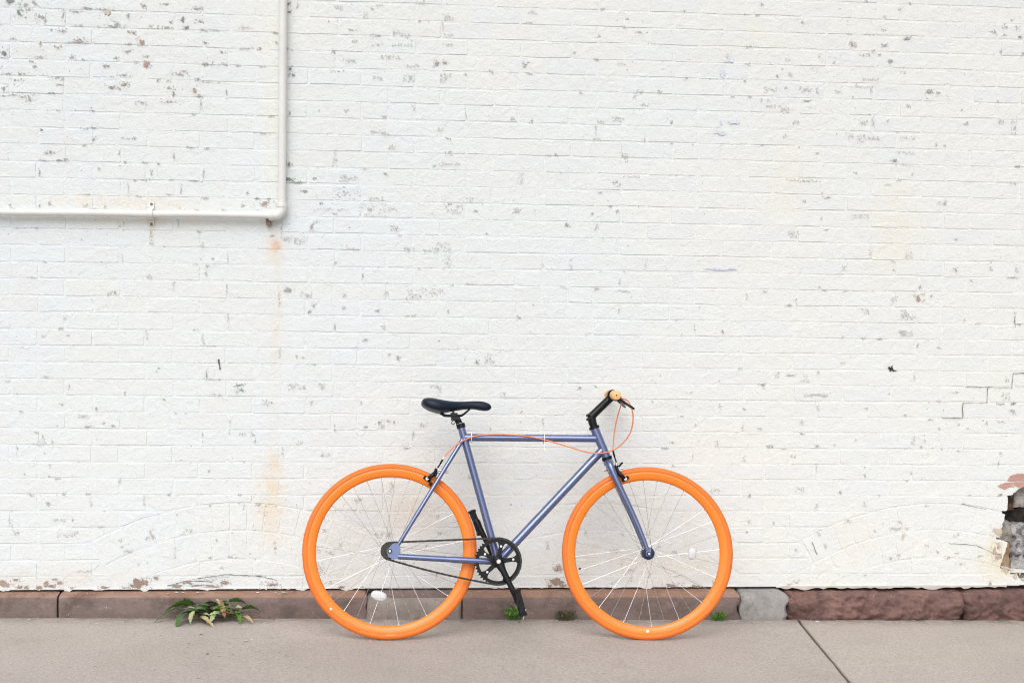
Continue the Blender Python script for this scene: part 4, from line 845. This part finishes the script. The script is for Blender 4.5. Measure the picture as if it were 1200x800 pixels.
for k in range(5):
    a = R_(8+72*k); m = MB(); m.lathe([(.0001,-.0550),(.0046,-.0550),(.0046,-.050)], 12, (RCN[0]+.0585*math.cos(a), 0, RCN[1]+.0585*math.sin(a)), closed=False); m.build('chainring_bolt', M_SILVER, crank)
tubep('spindle', [L(.4165,.3008,-.062), L(.4165,.3008,.066)], .0085, M_DARKSTEEL, crank, 12)
m = MB(); m.lathe([(.0001,-.0775),(.0075,-.0775),(.0095,-.0735)], 14, (.4155,0,.3010), closed=False); m.build('dust_cap', M_SILVER, crank)
def arm(c, e, w0, w1):
    m = MB(); a, b = L(*c, w0), L(*e, w1); d = (b-a).normalized(); Y = Vector((0,1,0)); n_ = d.cross(Y).normalized()
    pts = [(-.020,.013),(-.010,.019),(.010,.0185),(.040,.0125),(.10,.0105),(.148,.0120),(.166,.0145),(.178,.0130),(.184,.008)]
    vs = []
    for t, h in pts:
        for k in range(10):
            q = 2*math.pi*k/10; vs.append(a + d*t + n_*(h*math.cos(q)) + Y*(.0075*math.sin(q)) + Y*0)
    m.add(vs, [(i*10+k, i*10+(k+1)%10, (i+1)*10+(k+1)%10, (i+1)*10+k) for i in range(len(pts)-1) for k in range(10)] + [tuple(range(10)), tuple(range((len(pts)-1)*10, len(pts)*10))])
    return m.build('crank_arm', M_BLACK, crank, 55)
CE, CE2 = (.4930,.1500), (.3390,.4515)
arm(RCN, CE, .063, .075); arm((.4165,.3008), CE2, -.060, -.072)
def pedal(c, d2, w0, w1):
    p = group('pedal'); d = L(*d2).normalized(); Y = Vector((0,1,0)); n_ = d.cross(Y).normalized(); mid = L(*c, (w0+w1)/2); hw = abs(w1-w0)/2
    tubep('axle', [L(*c, w0*.9), L(*c, w1)], .0068, M_DARKSTEEL, p, 10)
    m = MB()
    for s in (1,-1):
        m.box(mid + d*(s*.045), (.005,hw,.0115), (d, Y, n_)); m.box(mid + Y*(s*(hw-.005)), (.044,.005,.0105), (d, Y, n_))
        for k in range(6): m.box(mid + d*(s*.0465) + Y*(-hw+.008+k*(2*hw-.016)/5), (.0050,.0030,.0135), (d, Y, n_))
    m.box(mid, (.013,hw*.96,.0100), (d, Y, n_)); m.build('cage', M_BLACKM, p, 30)
    for s in (1,-1):
        m = MB(); m.box(mid + d*(s*.0515), (.0020,hw*.55,.0065), (d, Y, n_)); m.build('reflector', M_RED, p, 30)
    return p
M_RED = plain('amber_reflector', (.16,.035,.012), .2)
pedal(CE, (.265,-.964), .085, .165); pedal(CE2, (-.37,.93), -.082, -.162)
m = MB(); m.prism([(.4690,.1760),(.4890,.1820),(.5050,.1450),(.4880,.1380)], -.0825, -.0850); m.build('pedal_washer', M_BLACK, crank, 30)
# chain: links laid along the loop round cog and ring
c1, r1, c2, r2 = Vector((-.002,.3372)), .0325, Vector(RCN), .0890
dv = c2-c1; D = dv.length; ang = math.atan2(dv.y, dv.x); off = math.asin((r2-r1)/D)
path = []
aT = ang + math.pi/2 + off; aB = ang - math.pi/2 - off
def pt(c, r, a): return Vector((c.x+r*math.cos(a), c.y+r*math.sin(a)))
tp1, tp2, bp1, bp2 = pt(c1,r1,aT), pt(c2,r2,aT), pt(c1,r1,aB), pt(c2,r2,aB)
for k in range(81): path.append(tp1 + (tp2-tp1)*(k/80))
sweep = (aT - aB); 
for k in range(1, 60): path.append(pt(c2, r2, aT - (2*math.pi-(2*math.pi-sweep) if False else sweep)*k/60))
for k in range(81):
    s = k/80; q = bp2 + (bp1-bp2)*s; path.append(Vector((q.x, q.y - .006*math.sin(math.pi*s))))
for k in range(1, 40): path.append(pt(c1, r1, aB - (2*math.pi - sweep)*k/40))
seg = [0]
for a, b in zip(path, path[1:]+path[:1]): seg.append(seg[-1] + (b-a).length)
nl = 2*round(seg[-1]/.0127/2); m = MB(); j = 0
def at(sv):
    sv %= seg[-1]
    import bisect
    i = min(bisect.bisect_right(seg, sv)-1, len(path)-1); a, b = path[i], path[(i+1) % len(path)]; l = seg[i+1]-seg[i]
    return a + (b-a)*((sv-seg[i])/l if l else 0)
for k in range(nl):
    a, b = at(seg[-1]*k/nl), at(seg[-1]*(k+1)/nl); mid = (a+b)/2; d = Vector((b.x-a.x, 0, b.y-a.y)).normalized(); nn = d.cross(Vector((0,1,0)))
    wd = .0042 if k % 2 else .0030
    for s in (1,-1): m.box(Vector((mid.x, -.0448+s*wd, mid.y)), (.0078,.0006,.0038 if k % 2 else .0034), (d, Vector((0,1,0)), nn))
    m.tube([Vector((a.x,-.0448-.0048,a.y)), Vector((a.x,-.0448+.0048,a.y))], .0039, 8)
m.build('chain', M_DARKSTEEL, bike, 35)

# ================================================================ weeds and litter
def leafmat(name, a, b, rough=.45):
    t = NT(name); c = t.mix(t.ramp(t.noise(38, 4), .3, .7), a, b)
    return t.out(c, rough, t.bump(t.noise(160, 3), .4, .002), 0, .35, Subsurface_Weight=0.0)
M_LEAF = leafmat('dark_green_leaf', (.040,.090,.026), (.075,.150,.042)); M_LEAF2 = leafmat('fresh_green_leaf', (.085,.20,.030), (.13,.27,.045))
M_DUST = leafmat('grey_green_leaf', (.060,.085,.060), (.11,.135,.10)); M_PALEL = leafmat('pale_leaf', (.30,.40,.16), (.42,.48,.24)); M_DRY = leafmat('dry_leaf', (.34,.25,.13), (.48,.38,.21)); M_BROWN = leafmat('brown_leaf', (.20,.10,.045), (.34,.20,.09))
M_STALK = leafmat('dead_stalk', (.10,.055,.035), (.18,.11,.07))
def leaf(m, base, tip, width, droop=.25, fold=.25, twist=0.0, wav=.22, lobe=.68):
    base, tip = Vector(base), Vector(tip); d = tip-base; ln = d.length; d.normalize()
    side = d.cross(Vector((0,0,1)));
    if side.length < .1: side = Vector((1,0,0))
    side.normalize(); side = Matrix.Rotation(twist, 3, d) @ side; upv = side.cross(d); K = 11; vs = []
    for i in range(K+1):
        s = i/K; wv = width*.5*math.sin(math.pi*min(1, s**.75*.96+.04))**.8*(1+rnd(-wav, wav))*(1 if i % 2 else lobe)
        c = base + d*(ln*s) + upv*(ln*droop*math.sin(math.pi*s)*.6) + Vector((0,0,-ln*droop*.4*s*s))
        vs += [c - side*wv + upv*(wv*fold), c - upv*(wv*fold*.3), c + side*wv + upv*(wv*fold)]
    m.add(vs, [q for i in range(K) for q in ((i*3, i*3+1, i*3+4, i*3+3), (i*3+1, i*3+2, i*3+5, i*3+4))])
def part_leaf(parent, base, tip, width, mat, **k):
    m = MB(); leaf(m, base, tip, width, **k); o = m.build('leaf', mat, parent, 60); o.parent = parent; return o
wd = empty('weed', (.80,-.085,gz(.8))); wd.scale = (1.3,1.15,1.25); tag(wd, 'broad-leaved green weed with withered pale leaves sprawling at the plinth', 'weed')
part_leaf(wd, (-.055,-.03,.030), (-.085,-.115,.004), .040, M_LEAF, twist=.3)
part_leaf(wd, (-.060,.0,.045), (-.165,-.055,.004), .018, M_LEAF, droop=.15); part_leaf(wd, (-.050,-.01,.048), (-.135,-.03,.036), .034, M_LEAF2, twist=.6)
part_leaf(wd, (-.045,.0,.050), (-.11,.0,.045), .034, M_LEAF, twist=.9)
part_leaf(wd, (-.040,-.06,.040), (-.047,-.085,.008), .020, M_PALEL, twist=.2); part_leaf(wd, (-.020,-.06,.022), (.030,-.115,.004), .016, M_DRY, twist=.5)
part_leaf(wd, (.02,-.05,.030), (.012,-.085,.012), .020, M_PALEL, twist=-.4); part_leaf(wd, (.035,-.03,.065), (.055,-.065,.022), .022, M_BROWN, twist=.4)
part_leaf(wd, (.025,-.03,.072), (.040,-.045,.050), .010, M_DRY, twist=.4)
part_leaf(wd, (.075,-.03,.035), (.100,-.08,.008), .028, M_LEAF2, twist=-.4); part_leaf(wd, (.10,-.02,.036), (.160,-.03,.035), .030, M_LEAF, twist=-.7)
part_leaf(wd, (.105,-.045,.020), (.142,-.075,.006), .016, M_DRY, twist=.3); part_leaf(wd, (.06,-.01,.060), (.115,-.02,.058), .024, M_LEAF, twist=-.9)
for k in range(80):
    a = rnd(-1.0, 4.1); ce = rnd(-.05,.075); ln = rnd(.035,.068); el = rnd(0,.9)
    b0 = Vector((ce, rnd(-.05,.005), rnd(.008,.040)))
    tip = b0 + Vector((math.cos(a)*ln*math.cos(el)*1.1, -abs(math.sin(a))*ln*math.cos(el)*.6, ln*math.sin(el)*.9))
    part_leaf(wd, b0, tip, rnd(.008,.022), random.choice((M_DUST, M_DUST, M_LEAF, M_LEAF, M_LEAF2, M_STALK, M_PALEL)), twist=rnd(-.9,.9), droop=rnd(.1,.5))
for a, b in (((.03,0,.004),(.03,-.01,.06)), ((-.02,0,.004),(-.06,-.02,.045)), ((.06,0,.004),(.09,-.02,.035)), ((.10,-.03,.012),(.205,-.045,.010)), ((.0,0,.004),(.0,.0,.065))):
    m = MB(); m.tube([a, ((a[0]+b[0])/2, (a[1]+b[1])/2, (a[2]+b[2])/2+.004), b], .0022, 6); m.build('stem', M_STALK, wd)
def tuft(name, x, y, h, n, mats, label, spread=.03, w=.009):
    o = empty(name, (x, y, gz(x))); tag(o, label, 'weed')
    for mi, mat in enumerate(mats):
        m = MB()
        for k in range(n//len(mats)):
            a = rnd(0, 2*math.pi); l = h*rnd(.5,1.05); b0 = Vector((rnd(-1,1)*spread*.8, rnd(-.6,.6)*spread*.6, 0))
            tip = b0 + Vector((math.cos(a)*spread*rnd(.2,.9), math.sin(a)*spread*.6, l))
            st = b0 + (tip-b0)*rnd(.3,.6)
            leaf(m, st, tip, w*rnd(.7,1.4), droop=rnd(.1,.6), twist=rnd(-1.2,1.2)); m.tube([b0, st], .0008, 4, False)
        m.build('foliage', mat, o, 60)
    return o
tuft('weed', 2.030, -.078, .060, 46, (M_LEAF2, M_LEAF2, M_LEAF), 'small bright green weed behind the lower pedal', .034, .015)
tuft('weed', 2.241, -.085, .046, 60, (M_LEAF, M_DUST, M_STALK), 'dull grassy weed at the plinth just left of the front wheel', .040, .006)
tuft('weed', 2.885, -.082, .040, 46, (M_LEAF2, M_LEAF2), 'small bright green tuft right of the front wheel', .032, .009)
m = MB(); m.tube([(2.066,-.10,gz(2.07)+.004), (2.078,-.10,gz(2.07)+.05)], .0016, 6); o = m.build('plastic_straw', M_WHITE, None, 60); tag(o, 'thin white straw stuck upright beside the lower pedal', 'straw')

fl = MB()
def flk(x, y, z, s, tint):
    n = random.choice((4,5,6)); a0 = rnd(0,6); tx, ty = rnd(-.3,.3), rnd(-.3,.3); vs = []
    for k in range(n):
        a = a0 + 2*math.pi*k/n; r = s*rnd(.5,1.1); dx, dy = r*math.cos(a), r*math.sin(a)*.8; vs.append((x+dx, y+dy, z + .0012 + max(0, tx*dx+ty*dy)))
    fl.add(vs, [tuple(range(n))], tint)
for k in range(620):
    x = rnd(-.2, 4.4); y = -.07 - abs(random.gauss(0,.04)); s = rnd(.0012,.0038)
    c = random.choice(((.78,.77,.75),(.70,.68,.65),(.25,.2,.17),(.14,.11,.09),(.3,.26,.22)))
    flk(x, y, gz(x), s, c)
for k in range(110): x = rnd(-.2, 4.4); flk(x, rnd(-1.1,-.1), gz(x), rnd(.001,.0028), random.choice(((.78,.77,.75),(.72,.7,.66),(.2,.17,.15))))
for k in range(80): x = random.gauss(2.27,.07); flk(x, -.09-abs(random.gauss(0,.035)), gz(x), rnd(.0015,.004), random.choice(((.7,.68,.65),(.2,.16,.13),(.3,.25,.2))))
for x, y, s in ((3.30,-.10,.013),(3.29,-.17,.006),(3.72,-.075,.012),(3.47,-.20,.005),(.98,-.42,.010),(1.0,-.40,.007),(.10,-.10,.012),(1.45,-.42,.008),(2.0,-.14,.006),(.64,-.45,.005)): flk(x, y, gz(x), s, (.80,.79,.77))
for x, y, s in ((.80,-.33,.008),(.86,-.60,.009),(2.05,-.12,.009)): flk(x, y, gz(x), s, (.10,.085,.07))
for k in range(150):               # flakes of white paint caught on the plinth ledge
    x = rnd(-.2, 2.97)
    if 1.42 < x < 1.82: continue
    flk(x, rnd(-.045,-.006), .0055 + (-.004 if False else 0), rnd(.0012,.0035), (.78,.77,.75))
for x in (.62,.66,.68,.70,.73,.75,.78): flk(x+rnd(-.02,.02), rnd(-.04,-.01), .006, rnd(.004,.009), (.78,.77,.76))
for x in (.985,1.09,1.10,2.30,2.31,1.06): flk(x, rnd(-.04,-.02), .006, .008, (.80,.79,.77))
lo = fl.build('paint_flakes', tinted('flake', .7), None, None); tag(lo, 'loose white paint flakes and grit scattered along the foot of the wall', 'paint flakes', kind='stuff')
